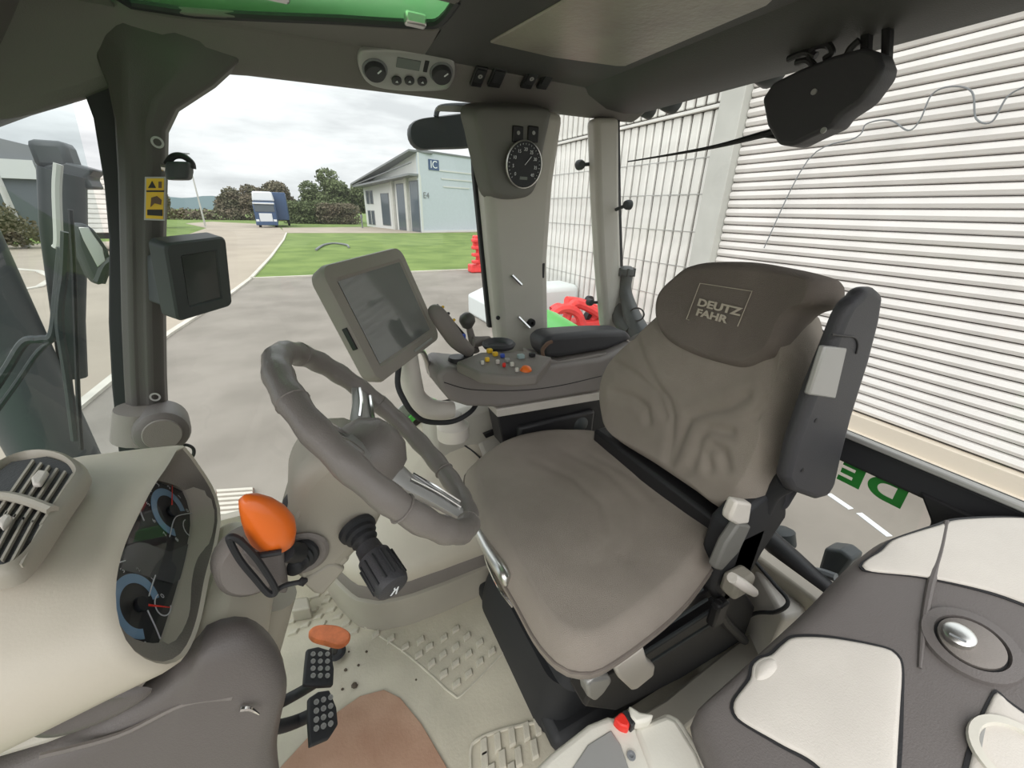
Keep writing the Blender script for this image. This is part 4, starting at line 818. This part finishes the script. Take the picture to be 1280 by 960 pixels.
# round pad and wire loop
hb = thing('cup_holder', 'dark round pad with black wire loop beside the orange knob', 'holder', oY(315, 700, .44))
lathe('pad', [(.040, -.03), (.040, 0), (.035, .006), (.0, .010)], oY(318, 704, .462), (.35, -1, .25), 'taupe', hb, n=30)
slab('pad_plate', LY([(300, 690), (354, 690), (360, 745), (338, 742), (316, 720)], .452), (0, .03, 0), 'knee', hb, bev=.006)
tube('wire_loop', LY([(288, 671), (300, 676), (322, 700), (344, 736), (336, 742), (318, 722), (300, 700), (288, 678)], .43), .0038, 'rubber', hb, n=8, closed=True)
tube('wire_stem', LY([(300, 674), (312, 688), (322, 694), (352, 690)], .437), .0035, 'rubber', hb, n=8)
tube('wire_foot', LY([(340, 742), (356, 732), (378, 727)], .437), .003, 'rubber', hb, n=8)
lathe('wire_tip', [(.002, -.006), (.006, 0), (.002, .006)], oY(378, 727, .437), (1, 0, 0), 'black', hb, n=10)
# ================================================================ PEDALS
PLN = V((.55, -.1, .83)).normalized()
def pedal(px, label, org, rows):
    P = V(org); pts = LP(px, P, PLN); c = sum(pts, V())/len(pts); t = thing('pedal', label, 'pedal', c, 'floor pedals')
    pd = slab('pedal_pad', pts, -PLN*.012, 'rubber', t, bev=.003)
    for x, y in rows: lathe('grip_stud', [(.0055, -.004), (.0055, .003), (.0038, .003), (.003, .0005)], on(x, y, P, PLN), PLN, 'silverpl', pd, n=10)
    return t, P
P1 = (-.1, .74, .2)
t, P = pedal([(384, 811), (398, 808), (414, 813), (418, 836), (417, 856), (400, 857), (380, 855), (382, 830)], 'upper black pedal with round grip studs', P1, [(391+j*9, 818+i*9) for i in range(4) for j in range(3)])
tube('pedal_arm', [on(400, 850, V(P1)-PLN*.02, PLN), oY(370, 868, .74), oY(335, 885, .72), oY(300, 890, .70)], .012, 'rubber', t, n=10)
P2 = (-.1, .66, .2)
t, P = pedal([(386, 872), (398, 864), (412, 862), (421, 884), (423, 905), (412, 922), (388, 932), (386, 900)], 'lower black pedal with round grip studs', P2, [(395+j*9, 878+i*11-j*3) for i in range(4) for j in range(3)])
tube('pedal_arm', [on(395, 890, V(P2)-PLN*.02, PLN), oY(375, 900, .66), oY(350, 908, .64), oY(310, 912, .62)], .013, 'rubber', t, n=10)
op = thing('orange_pedal', 'worn orange rubber pedal above the two black pedals', 'pedal', oZ(412, 795, .16))
pillow('pedal_pad', LZ([(386, 790), (396, 782), (420, 782), (436, 790), (437, 800), (425, 808), (405, 804), (390, 799)], .17), (.2, -.3, 1), [(0, -.014), (0, 0), (.004, .005), (.009, .006)], 'orange_worn', op, n=40, inner=4)
tube('pedal_stem', [oZ(420, 800, .15), oZ(418, 815, .03)], .008, 'rubber', op, n=8, k=1)
lathe('pivot_ring', [(.022, 0), (.026, .006), (.018, .01), (.014, .004)], oZ(421, 817, .01), (0, 0, 1), 'rubber', op, n=20)
prop(slab('pedal_stop', LZ([(362, 748), (385, 745), (388, 760), (364, 764)], .05), (0, 0, -.05), 'beige_dark', None, bev=.006), 'small taupe block on the floor below the column', 'block')
# ================================================================ RIGHT FENDER CONSOLE (near)
FN = V((-.33, 0, .944)).normalized(); FPt = V((.3, 0, .52))
fc = thing('fender_console', 'dark grey moulded console over the left fender, bottom right', 'console', (.7, 0, .3))
fo = [(866, 892), (880, 872), (905, 850), (960, 800), (1012, 752), (1050, 712), (1078, 688), (1108, 668), (1150, 657), (1200, 646), (1280, 643), (1420, 655), (1500, 800), (1500, 1100), (1200, 1250), (960, 1080), (905, 985), (878, 930)]
pillow('console_body', LP(fo, FPt, FN), FN, [(.0, -.30), (-.004, -.12), (-.006, -.05), (0, -.02), (.012, -.004), (.03, .0)], 'knee', fc, n=120, inner=10, top=.0, angle=70)
def lidf(name, pts, m, parent, h=.004, ins=.004):
    P = LP(pts, FPt+FN*.001, FN); g = pillow('lid_gap', P, FN, [(-.004, -.002), (-.004, .0006), (-.002, .0008)], 'black', parent, n=110, inner=3)
    return pillow(name, P, FN, [(.0, -.002), (.0005, h*.5), (.003, h), (.006, h+.0005)], m, parent, n=110, inner=6, top=.001, angle=60)
l1 = [(994, 797), (1038, 798), (1099, 809), (1119, 818), (1127, 836), (1125, 888), (1121, 960), (1118, 1040), (1070, 1030), (1025, 960), (975, 930), (927, 902), (917, 888), (918, 876), (928, 862), (938, 848), (941, 832), (951, 823), (964, 819), (978, 806)]
L1 = lidf('front_lid', l1, 'lid', fc)
l2 = [(1077, 708), (1084, 700), (1100, 690), (1112, 678), (1128, 671), (1170, 658), (1200, 650), (1280, 648), (1400, 660), (1420, 790), (1340, 780), (1280, 755), (1230, 738), (1155, 722), (1090, 715)]
L2 = lidf('rear_lid', l2, 'lid', fc)
pillow('finger_grip', LP([(945, 832), (955, 824), (968, 824), (972, 836), (962, 848), (945, 850)], FPt+FN*.005, FN), FN, [(0, 0), (.004, .003)], 'lid', L1, n=30, inner=4, top=.002)
tube('console_ridge', LP([(1184, 652), (1176, 690), (1164, 730), (1155, 780), (1150, 835)], FPt+FN*.002, FN), [.004, .005, .005, .004, .002], 'knee', fc, n=8)
RF = Fr(on(1212, 806, FPt, FN), (1, 0, .35), (0, 1, 0)); 
lathe('latch_ring', [(.050, -.002), (.048, .006), (.036, .008), (.034, .001)], RF.o, FN, 'knee', fc, n=40)
lt_ = lathe('latch_gap', [(.035, .0), (.034, .002)], RF.o, FN, 'black', fc, n=40)
lathe('latch_button', [(.032, .0), (.032, .008), (.026, .012), (.002, .013)], RF.o, FN, 'taupe', fc, n=36)
lk = lathe('lock_barrel', [(.016, 0), (.016, .010), (.013, .012), (.001, .012)], on(1197, 797, FPt+FN*.012, FN), FN, 'silver', fc, n=28)
kf = Fr(on(1197, 797, FPt+FN*.0246, FN), (1, .25, .35), (0, 1, 0)); boxes('key_slot', [((0, 0, 0), (.003, .016, .001))], 'grey', lk, fr=kf)
cpn = lidf('cup_panel', [(1246, 866), (1262, 880), (1300, 905), (1400, 960), (1400, 1100), (1180, 1080), (1205, 980), (1222, 915), (1236, 880)], 'lid', fc)
cf = on(1272, 948, FPt+FN*.004, FN); lathe('cup_rim', [(.040, 0), (.039, .006), (.031, .007), (.029, .001)], cf, FN, 'white', fc, n=36); lathe('cup_floor', [(.029, .0015), (.001, .001)], cf, FN, 'silverpl', fc, n=30)
# ================================================================ LOW BOX bottom centre
lb = thing('control_box', 'cream control box with grey inlay at the bottom edge, before the seat', 'box', oZ(780, 930, .3))
slab('box_shell', LZ([(640, 985), (690, 938), (735, 903), (760, 893), (778, 897), (800, 905), (835, 887), (852, 897), (880, 940), (905, 1000), (880, 1060), (640, 1060)], .50), (0, 0, -.2), 'white', lb, bev=.014, seg=4)
slab('lid_part', LZ([(792, 908), (832, 892), (846, 898), (872, 940), (900, 1010), (830, 1040), (812, 960)], .505), (0, 0, -.02), 'white', lb, bev=.008, seg=3)
slab('grey_inlay', LZ([(705, 975), (735, 930), (764, 912), (776, 930), (800, 1000), (790, 1040), (700, 1040)], .502), (0, 0, -.01), 'silverpl', lb, bev=.002)
lathe('screw', [(.006, 0), (.006, .002), (.003, .002), (.002, .0005)], oZ(789, 945, .502), (0, 0, 1), 'grey', lb, n=14)
rb = prop(slab('red_buckle', LZ([(767, 898), (776, 889), (790, 895), (786, 910), (776, 907)], .515), (0, 0, -.03), 'red', None, bev=.003), 'red belt release button beside the cream control box', 'button')
slab('buckle_side', LZ([(778, 888), (784, 886), (796, 902), (790, 908)], .517), (0, 0, -.03), 'black', rb, bev=.002)
slab('white_tab', LZ([(786, 880), (800, 889), (818, 892), (812, 900), (796, 904), (788, 895)], .52), (0, 0, -.02), 'white', lb, bev=.004)
# door sill / floor edge strips right of the seat
prop(slab('sill_trim', LZ([(730, 935), (830, 875), (905, 815), (960, 775), (990, 790), (905, 868), (800, 960)], .12), (0, 0, -.12), 'beige_dark', None, bev=.006), 'taupe raised sill strip on the floor between seat and fender console', 'trim strip')
prop(slab('rear_ledge', LZ([(940, 702), (962, 690), (1012, 742), (1006, 768), (980, 775)], .30), (0, 0, -.3), 'lid', None, bev=.01), 'pale ledge behind the seat below the rear pane', 'ledge')
prop(tube('black_cable', [oZ(942, 700, .33), oZ(968, 730, .33), oZ(985, 752, .33), oZ(970, 765, .3), oZ(940, 768, .2), oZ(905, 795, .14)], .005, 'rubber', None, n=8), 'black cable looping down behind the seat', 'cable')
# outside hitch parts behind the lower pane
hi = thing('hitch', 'dark rear linkage pieces seen through the lower rear pane', 'linkage', (1.35, .6, -.2))
tube('linkage_arm', [oX(940, 655, 1.09), oX(985, 695, 1.09), oX(1020, 728, 1.09), oX(1060, 760, 1.09)], .030, 'black', hi, n=10)
lathe('linkage_joint', [(.02, -.03), (.035, -.02), (.035, .02), (.02, .03)], oX(978, 672, 1.18), (0, .4, 1), 'exterior', hi, n=14)
tube('linkage_pin', [oX(976, 680, 1.18), oX(980, 662, 1.18)], .02, 'exterior', hi, n=10, k=1)
slab('coupling_box', [oX(x, y, 1.16) for x, y in ((1022, 712), (1030, 685), (1052, 688), (1066, 700), (1050, 722), (1028, 728))], (.06, 0, 0), 'stack', hi, bev=.008)
tube('hose', [oX(1000, 722, 1.15), oX(1020, 715, 1.14), (oX(1045, 722, 1.14))], .012, 'grey', hi, n=8)
# ================================================================ MONITORS
def frm(t, ax, ay): return Fr(t, ax, ay)
mf = frm((.173, 1.004, .974), (.666, .744, .053), (-.311, .212, .927))
mo = thing('monitor', 'large grey touchscreen terminal on a bent arm beside the steering wheel', 'monitor', mf(0, -.14, -.03))
def rq(fr, w, h, r, z, n=6, dy=0):
    out = []
    for cx, cy, a0 in ((w/2-r, h/2-r, 0), (-w/2+r, h/2-r, 90), (-w/2+r, -h/2+r, 180), (w/2-r, -h/2+r, 270)):
        for i in range(n+1): a = math.radians(a0+90*i/n); out.append(fr(cx+r*math.cos(a), cy+r*math.sin(a)+dy, z))
    return out
loft('monitor_shell', [rq(mf, .28, .22, .02, -.05), rq(mf, .315, .262, .03, -.04), rq(mf, .325, .272, .03, -.012), rq(mf, .318, .265, .028, -.001), rq(mf, .268, .208, .008, .001), rq(mf, .256, .196, .004, -.004)], 'shell', mo, angle=40)
slab('screen', rq(mf, .254, .194, .003, -.0035), mf.z*.001, 'screen_big', mo, bev=0, smooth=False)
slab('side_button', rq(mf.at(-.1625, -.02, -.02), .006, .05, .002, 0), mf.z*.012, 'black', mo, bev=.001)
boxes('lower_grille', [((.06, -.120, .002), (.10, .006, .003))], 'silverpl', mo, .001, mf)
am = mo
arm_ = tube('monitor_arm', [mf(.06, -.12, -.055), oY(515, 480, 1.05), oY(520, 500, 1.05), oY(540, 512, 1.05), oY(566, 512, 1.05)], [.028, .03, .034, .032, .026], 'silverpl', am, n=16); arm_.data.materials[0] = M['lid']
lathe('arm_base', [(.050, -.05), (.050, -.01), (.036, .0), (.030, .02), (.026, .03)], oY(566, 528, 1.05), (0, 0, 1), 'lid', am, n=28)
tube('bracket_rod', [mf(.06, -.13, -.02), mf(.09, -.15, -.03), oY(540, 470, 1.08)], .008, 'silver', am, n=8)
prop(tube('monitor_cable', [mf(.02, -.12, -.05), oY(497, 478, 1.0), oY(505, 500, .97), oY(517, 517, .97), oY(534, 527, .98), oY(565, 527, .99), oY(588, 515, 1.0), oY(598, 500, 1.05)], .0075, 'rubber', None, n=10), 'thick black cable hanging below the large monitor', 'cable')
sf = frm((-.211, 1.136, 1.045), (.631, .774, .05), (.147, -.182, .972))
sm = thing('small_display', 'small dark display box fixed to the front pillar', 'display', sf(-.05, 0, -.05))
loft('display_shell', [rq(sf, .135, .160, .012, -.045), rq(sf, .145, .170, .014, -.04), rq(sf, .145, .170, .014, -.004), rq(sf, .138, .163, .012, .0), rq(sf, .088, .118, .003, .001), rq(sf, .082, .112, .002, -.003)], 'exterior', sm, angle=40)
slab('screen', rq(sf, .081, .111, .002, -.0028), sf.z*.001, 'screen', sm, bev=0, smooth=False)
slab('mount', [sf(-.05, .06, -.045), sf(-.05, -.05, -.045), oY(186, 365, 1.2), oY(184, 318, 1.2)], (0, -.02, -.02), 'exterior', sm, bev=.006)
tube('mount_knob', [sf(-.04, -.05, -.05), oY(196, 362, 1.19)], [.012, .016], 'rubber', sm, n=10, k=1)
# ================================================================ pillar stickers, hooks
wt = thing('warning_sticker', 'yellow warning sticker on the front pillar below the hook', 'sticker', oY(194, 248, 1.19))
def wq(pts, y, m, nm): return slab(nm, LY(pts, y), (0, .001, 0), m, wt, bev=0, smooth=False)
wq([(181, 221), (207, 221), (206, 276), (180, 275)], 1.190, 'silverpl', 'sticker_border'); wq([(183, 223), (205, 223), (204, 274), (182, 273)], 1.1885, 'yellow', 'sticker_sheet')
wq([(183, 238), (205, 238), (205, 240), (183, 240)], 1.187, 'black', 'line'); wq([(184, 262), (203, 262), (203, 270), (184, 269)], 1.187, 'black', 'bar')
wq([(190, 226), (195, 235), (185, 235)], 1.187, 'black', 'triangle'); wq([(198, 227), (202, 227), (202, 235), (198, 235)], 1.187, 'rust', 'pictogram')
wq([(189, 247), (196, 245), (202, 250), (201, 256), (193, 254), (188, 259)], 1.187, 'rust', 'pictogram')
ck = thing('belt_guide', 'black clip-on holder projecting from the front pillar above the sticker', 'clip', oY(210, 212, 1.18))
loft('holder_bowl', [[oY(224+x*k, 211+yy, 1.14)+V((0, d, 0)) for x, d in ((-18, 0), (-14, -.02), (0, -.028), (14, -.02), (18, 0), (14, .02), (0, .028), (-14, .02))] for k, yy in ((.9, 14), (1.0, 4), (.95, -8))], 'exterior', ck, bev=.004)
tube('holder_hoop', LY([(208, 206), (216, 196), (228, 195), (239, 203), (241, 211)], 1.14), .006, 'black', ck, n=8)
tube('holder_pin', LY([(202, 209), (210, 210)], 1.17), .007, 'chrome', ck, n=8, k=1)
prop(tube('cable_loop', [oY(x, y, 1.16) for x, y in ((226, 560), (232, 556), (241, 560), (242, 568), (236, 578), (236, 590))], .004, 'rubber', None, n=8), 'small black wire loop beside the pillar foot', 'cable')
# ================================================================ HVAC panel on the side header
HO = V((0, 1.236, 1.4725)); hz_ = V((0, -.515, -.857)); HF = Fr(on(507, 88, HO, hz_), (1, 0, 0), (0, -.857, .515))
if HF.z.dot(hz_) < 0: HF.z = -HF.z
def HL(pts, z=0): return [HF(*HF.px(*p, 0), z) for p in pts]
hv = thing('climate_panel', 'silver grey climate control panel with two dials in the roof header', 'control panel', HF.o)
pillow('panel_face', HL([(449, 66), (460, 61), (505, 62), (550, 66), (564, 72), (568, 88), (563, 104), (552, 111), (510, 112), (475, 108), (458, 100), (449, 82)]), HF.z, [(-.003, -.02), (-.002, .001), (0, .004), (.004, .006)], 'silverpl', hv, n=70, inner=4)
def knob(px, py, r, m='armblack'):
    x, y = HF.px(px, py); f = HF.at(x, y, .006); lathe('dial_ring', [(r*1.22, 0), (r*1.2, .002), (r*1.05, .002)], f.o, HF.z, 'grey', hv, n=30)
    k = lathe('dial_knob', [(r, 0), (r, .010), (r*.9, .014), (.001, .014)], f.o, HF.z, m, hv, n=30); boxes('dial_pointer', [((0, r*.5, .0142), (.003, r*.5, .002))], 'mark', k, 0, Fr(f.o, HF.x*.8+HF.y*-.6, HF.y*.8+HF.x*.6)); return k
knob(468, 84, .024); knob(551, 88, .024)
x, y = HF.px(510, 77); box('lcd', (x, y, .0065), (.055, .026, .003), 'lcd', hv, bev=.001, fr=HF)
x, y = HF.px(532, 80); box('slider', (x, y, .0065), (.010, .030, .003), 'black', hv, bev=.001, fr=HF)
for px, py in ((495, 97), (511, 97), (527, 98)):
    x, y = HF.px(px, py); k = lathe('push_button', [(.012, 0), (.012, .004), (.009, .006), (.001, .0065)], HF(x, y, .006), HF.z, 'armblack', hv, n=20); boxes('button_symbol', [((0, 0, .0066), (.006, .002, .0006)), ((0, .002, .0066), (.002, .004, .0006))], 'mark', k, 0, HF.at(x, y, .006))
for (px, py, w, lab) in ((598, 94, .032, 'left black rocker switch in the roof header, with pale symbol'), (621, 95, .036, 'blank black switch plate right of the first rocker switch'), (662, 97, .034, 'third black rocker switch in the roof header, with a pale dot'), (682, 98, .032, 'rightmost black rocker switch in the roof header')):
    x, y = HF.px(px, py); o = box('rocker_switch', (x, y, .003), (w, .058, .010), 'black', None, bev=.003, fr=HF); prop(o, lab, 'switch', 'roof header switches')
    box('switch_rocker', (x, y+.006, .009), (w*.7, .034, .004), 'rubber', o, bev=.0015, fr=HF)
    if px in (598, 662): annulus('switch_symbol', HF.at(x, y+.008, .0115), .002, .006, 0, 360, 'silverpl', o, .0006, 14)
# ---- gauge pod on the wide pillar
gp2 = thing('gauge_pod', 'grey pod with round speedometer on the wide light pillar', 'gauge', oY(645, 200, 1.17))
PY_ = 1.165
pillow('pod_shell', LY([(594, 136), (640, 134), (686, 136), (688, 150), (682, 180), (676, 215), (670, 236), (660, 246), (640, 249), (622, 246), (613, 236), (606, 205), (598, 170)], PY_), (.15, -1, -.12), [(-.012, -.05), (-.004, -.03), (0, -.008), (.006, 0), (.014, .003)], 'pod', gp2, n=70, inner=5, angle=60)
GF = Fr(oY(654, 206, PY_-.010), (1, .10, 0), (0, -.10, 1))
if GF.z.y > 0: GF.z = -GF.z
g_ = 1.28
lathe('gauge_rim', [(.048*g_, 0), (.048*g_, .007), (.0455*g_, .008), (.0445*g_, .005)], GF.o, GF.z, 'silver', gp2, n=40)
gd = lathe('gauge_face', [(.0445*g_, .0), (.0445*g_, .0070), (.001, .0070)], GF.o, GF.z, 'dialface', gp2, n=40)
for i in range(9):
    a = math.radians(220-i*32.5); text('gauge_number', str(i*5), Fr(GF(.030*g_*math.cos(a), .030*g_*math.sin(a), .0076), GF.x, GF.y), .012, 'mark', gd, .0001)
for i in range(25):
    a = math.radians(220-i*10.8); c = (.042*g_*math.cos(a), .042*g_*math.sin(a)); tube('gauge_tick', [GF(c[0], c[1], .0076), GF(c[0]*.93, c[1]*.93, .0076)], .0006, 'mark', gd, n=4, k=1)
tube('gauge_needle', [GF(0, 0, .009), GF(.020, .022, .009)], .001, 'mark', gd, n=5, k=1)
boxes('gauge_odometer', [((0, -.034, .0075), (.026, .008, .0006))], 'lcd', gd, 0, GF)
for px in (647, 666):
    p = oY(px, 168, PY_-.004); o = box('pod_switch', tuple(p), (.034, .010, .040), 'black', gp2, bev=.003); lathe('switch_symbol', [(.005, 0), (.005, .001)], p+V((0, -.005, .003)), (0, -1, 0), 'silverpl', o, n=12)
# ---- outside mirror right, window catches
mr = thing('outside_mirror', 'dark rounded mirror outside the right window below the header', 'mirror', oY(550, 165, 1.42))
pillow('mirror_shell', LY([(512, 160), (520, 150), (545, 145), (600, 141), (620, 160), (600, 182), (545, 186), (525, 186), (514, 176)], 1.42), (0, -1, 0), [(.01, -.05), (0, -.03), (0, -.008), (.004, 0)], 'exterior', mr, n=50, inner=4)
tube('mirror_arm', LY([(545, 146), (552, 134), (590, 132)], 1.42), .008, 'exterior', mr, n=8)
prop(slab('header_label', LY([(548, 132), (586, 133), (586, 141), (543, 139)], 1.245), (0, -.002, 0), 'silverpl', None, bev=0), 'small silver label strip under the header next to the outside mirror', 'label')
def catch(c, ax, lab, r=.017, arm=None):
    t = thing('window_catch', lab, 'catch', c, 'window catches'); lathe('catch_knob', [(r, -.012), (r, .0), (r*.8, .008), (.001, .010)], c, ax, 'exterior', t, n=22)
    if arm: tube('catch_arm', arm, .006, 'exterior', t, n=8, k=1)
    return t
catch(oY(726, 206, YW-.01), (0, -1, 0), 'round black catch on the small side window, near its top', .016, [oY(726, 206, YW-.01), oY(738, 205, YW-.01)])
catch(oY(738, 378, YW-.01), (0, -1, 0), 'round black catch on the small side window, near its bottom', .014, [oY(738, 378, YW-.01), oY(748, 378, YW-.01)])
catch(oX(784, 256, XR-.01), (-1, 0, 0), 'round black hinge knob on the rear pane beside the corner pillar', .016, [oX(782, 257, XR-.01), oX(770, 262, XR-.01)])
# ---- coupling lever behind lower rear corner
cl_ = thing('coupler_lever', 'dark grey lever and coupling outside the rear pane by the corner pillar', 'lever', oX(780, 400, 1.12))
tube('lever_arm', [oX(784, 345, 1.1), oX(782, 365, 1.1), oX(790, 395, 1.1), oX(800, 420, 1.1)], [.022, .024, .034, .045], 'stack', cl_, n=12)
lk_ = lathe('grip_knob', [(.02, -.02), (.032, -.008), (.032, .012), (.015, .022)], oX(783, 340, 1.1), (0, 0, 1), 'stack', cl_, n=16)
for j in range(6): a = j*1.05; lathe('knob_rib', [(.006, -.014), (.006, .016)], oX(783, 340, 1.1)+V((math.cos(a)*.03, math.sin(a)*.03, 0)), (0, 0, 1), 'exterior', lk_, n=6)
tube('valve_block', [oX(768, 372, 1.09), oX(774, 395, 1.09), oX(790, 415, 1.09)], [.022, .032, .04], 'exterior', cl_, n=9)
tube('ring', [oX(796+9*math.cos(a), 393+8*math.sin(a), 1.08) for a in [i*.785 for i in range(8)]], .003, 'rubber', cl_, n=6, closed=True)
# ---- rear wiper motor, its arm, work lamps and cables
XM = .985
wm = thing('rear_wiper_motor', 'black rear wiper motor housing hanging from the rear header', 'wiper motor', oX(1040, 110, XM-.06))
slab('motor_housing', [oX(x, y, XM-.02) for x, y in ((972, 128), (986, 108), (1020, 92), (1062, 76), (1100, 66), (1118, 72), (1124, 88), (1122, 100), (1098, 132), (1070, 150), (1062, 162), (1030, 176), (1010, 186), (992, 184), (978, 160))], (-.055, 0, 0), 'armblack', wm, bev=.018, seg=4)
for x, y in ((1018, 115), (1030, 163)): lathe('screw', [(.005, 0), (.005, .003)], oX(x, y, XM-.075), (-1, 0, 0), 'silverpl', wm, n=12)
for x in (1082, 1108): slab('hanger', [oX(x, 38, XM-.02), oX(x+11, 36, XM-.02), oX(x+9, 80, XM-.02), oX(x-1, 82, XM-.02)], (-.02, 0, 0), 'black', wm, bev=.003)
for pts in (((1055, 80), (1062, 62), (1074, 50)), ((1020, 88), (1012, 72), (1018, 60), (1034, 56), (1040, 66), (1030, 74)), ((995, 78), (1010, 76), (1022, 88)), ((985, 74), (1005, 66), (1020, 70))): tube('wire', [oX(x, y, XM-.05) for x, y in pts], .006, 'black', wm, n=7)
wa = thing('rear_wiper', 'thin black rear wiper arm reaching left from the motor housing', 'wiper', oX(980, 165, XM+.04))
tube('wiper_arm', [oX(985, 160, XM+.045), oX(950, 169, XM+.045), oX(880, 186, XM+.045), oX(785, 202, XM+.045)], [.009, .008, .0045, .002], 'black', wa, n=8)
tube('wiper_link', [oX(990, 178, XM+.045), oX(972, 172, XM+.045), oX(955, 170, XM+.045)], .004, 'black', wa, n=6)
for i, (x, y, r, lab) in enumerate(((808, 136, .026, 'leftmost dark work lamp under the rear roof edge'), (838, 126, .032, 'second dark work lamp from the left under the rear roof edge'), (962, 84, .040, 'dark work lamp left of the wiper motor under the rear roof edge'))):
    c = oX(x, y, XR+.10); t = thing('work_lamp', lab, 'lamp', c, 'rear work lamps'); lathe('lamp_body', [(r*.5, -.05), (r, -.02), (r, .02), (r*.9, .025)], c, (1, 0, -.2), 'exterior', t, n=22)
    box('lamp_stem', (c.x, c.y, c.z+r+.01), (.02, .02, .05), 'exterior', t, bev=.002)
# ================================================================ OUTSIDE FRONT (through the windscreen)
es = thing('exhaust_stack', 'broad teal grey exhaust stack outside the windscreen, left edge', 'exhaust', (-.95, 1.35, -.2))
a = on(20, 560, (-.95, 1.35, 0), (.35, -1, 0)); 
SX, SY = -1.0, 2.0
tube('stack_pipe', [V((SX, SY, -.6)), V((SX, SY, 1.6))], .115, 'stack', es, n=28, k=1)
prop(box('engine_hood', (-1.5, .55, -.1), (1.6, .9, .9), 'green', None, bev=.08), 'green tractor engine hood hidden ahead of the dashboard', 'hood')
fm = thing('front_mirror', 'dark exterior mirror with pale glass beside the front pillar', 'mirror', oY(120, 320, 1.55))
slab('mirror_shell', LY([(92, 280), (104, 278), (118, 286), (136, 312), (140, 330), (134, 352), (124, 358), (112, 345), (96, 308)], 1.55), (-.03, .05, 0), 'exterior', fm, bev=.01)
slab('mirror_glass', LY([(98, 284), (110, 284), (128, 310), (132, 326), (122, 334), (104, 300)], 1.548), (0, .003, 0), 'silver', fm, bev=.001)
tube('mirror_arm', LY([(124, 352), (134, 330), (150, 322)], 1.56), .014, 'exterior', fm, n=8)
fw = thing('front_wiper', 'dark windscreen wiper with long blade standing beside the front pillar', 'wiper', LY([(90, 520)], 1.4)[0])
tube('blade', LY([(88, 262), (92, 330), (95, 420), (98, 500), (102, 562)], 1.36), .005, 'rubber', fw, n=6)
tube('blade_frame', LY([(82, 290), (80, 340), (74, 400), (84, 470), (94, 550)], 1.37), .009, 'exterior', fw, n=8)
tube('arm', LY([(78, 310), (72, 370), (66, 418), (50, 424), (30, 428), (8, 462), (-30, 520)], 1.38), .010, 'exterior', fw, n=8)
tube('arm', LY([(66, 424), (46, 442), (20, 480), (-20, 535)], 1.38), .006, 'exterior', fw, n=8)
ia = thing('air_intake', 'dark capped air intake post outside the windscreen', 'intake', LY([(85, 400)], 2.1)[0])
tube('intake_pipe', LY([(78, 215), (80, 290), (86, 400), (92, 470)], 2.1), [.06, .06, .045, .04], 'exterior', ia, n=14, k=1)
slab('intake_cap', LY([(46, 211), (62, 204), (82, 202), (118, 212), (108, 222), (116, 236), (90, 236), (60, 224), (48, 218)], 2.1), (0, .12, 0), 'stack', ia, bev=.02)
box('intake_head', tuple(LY([(70, 195)], 2.15)[0]), (.10, .1, .09), 'stack', ia, bev=.02)
tube('mirror_rod', LY([(73, 205), (71, 240), (73, 300), (70, 310)], 1.9), .012, 'column', ia, n=8)
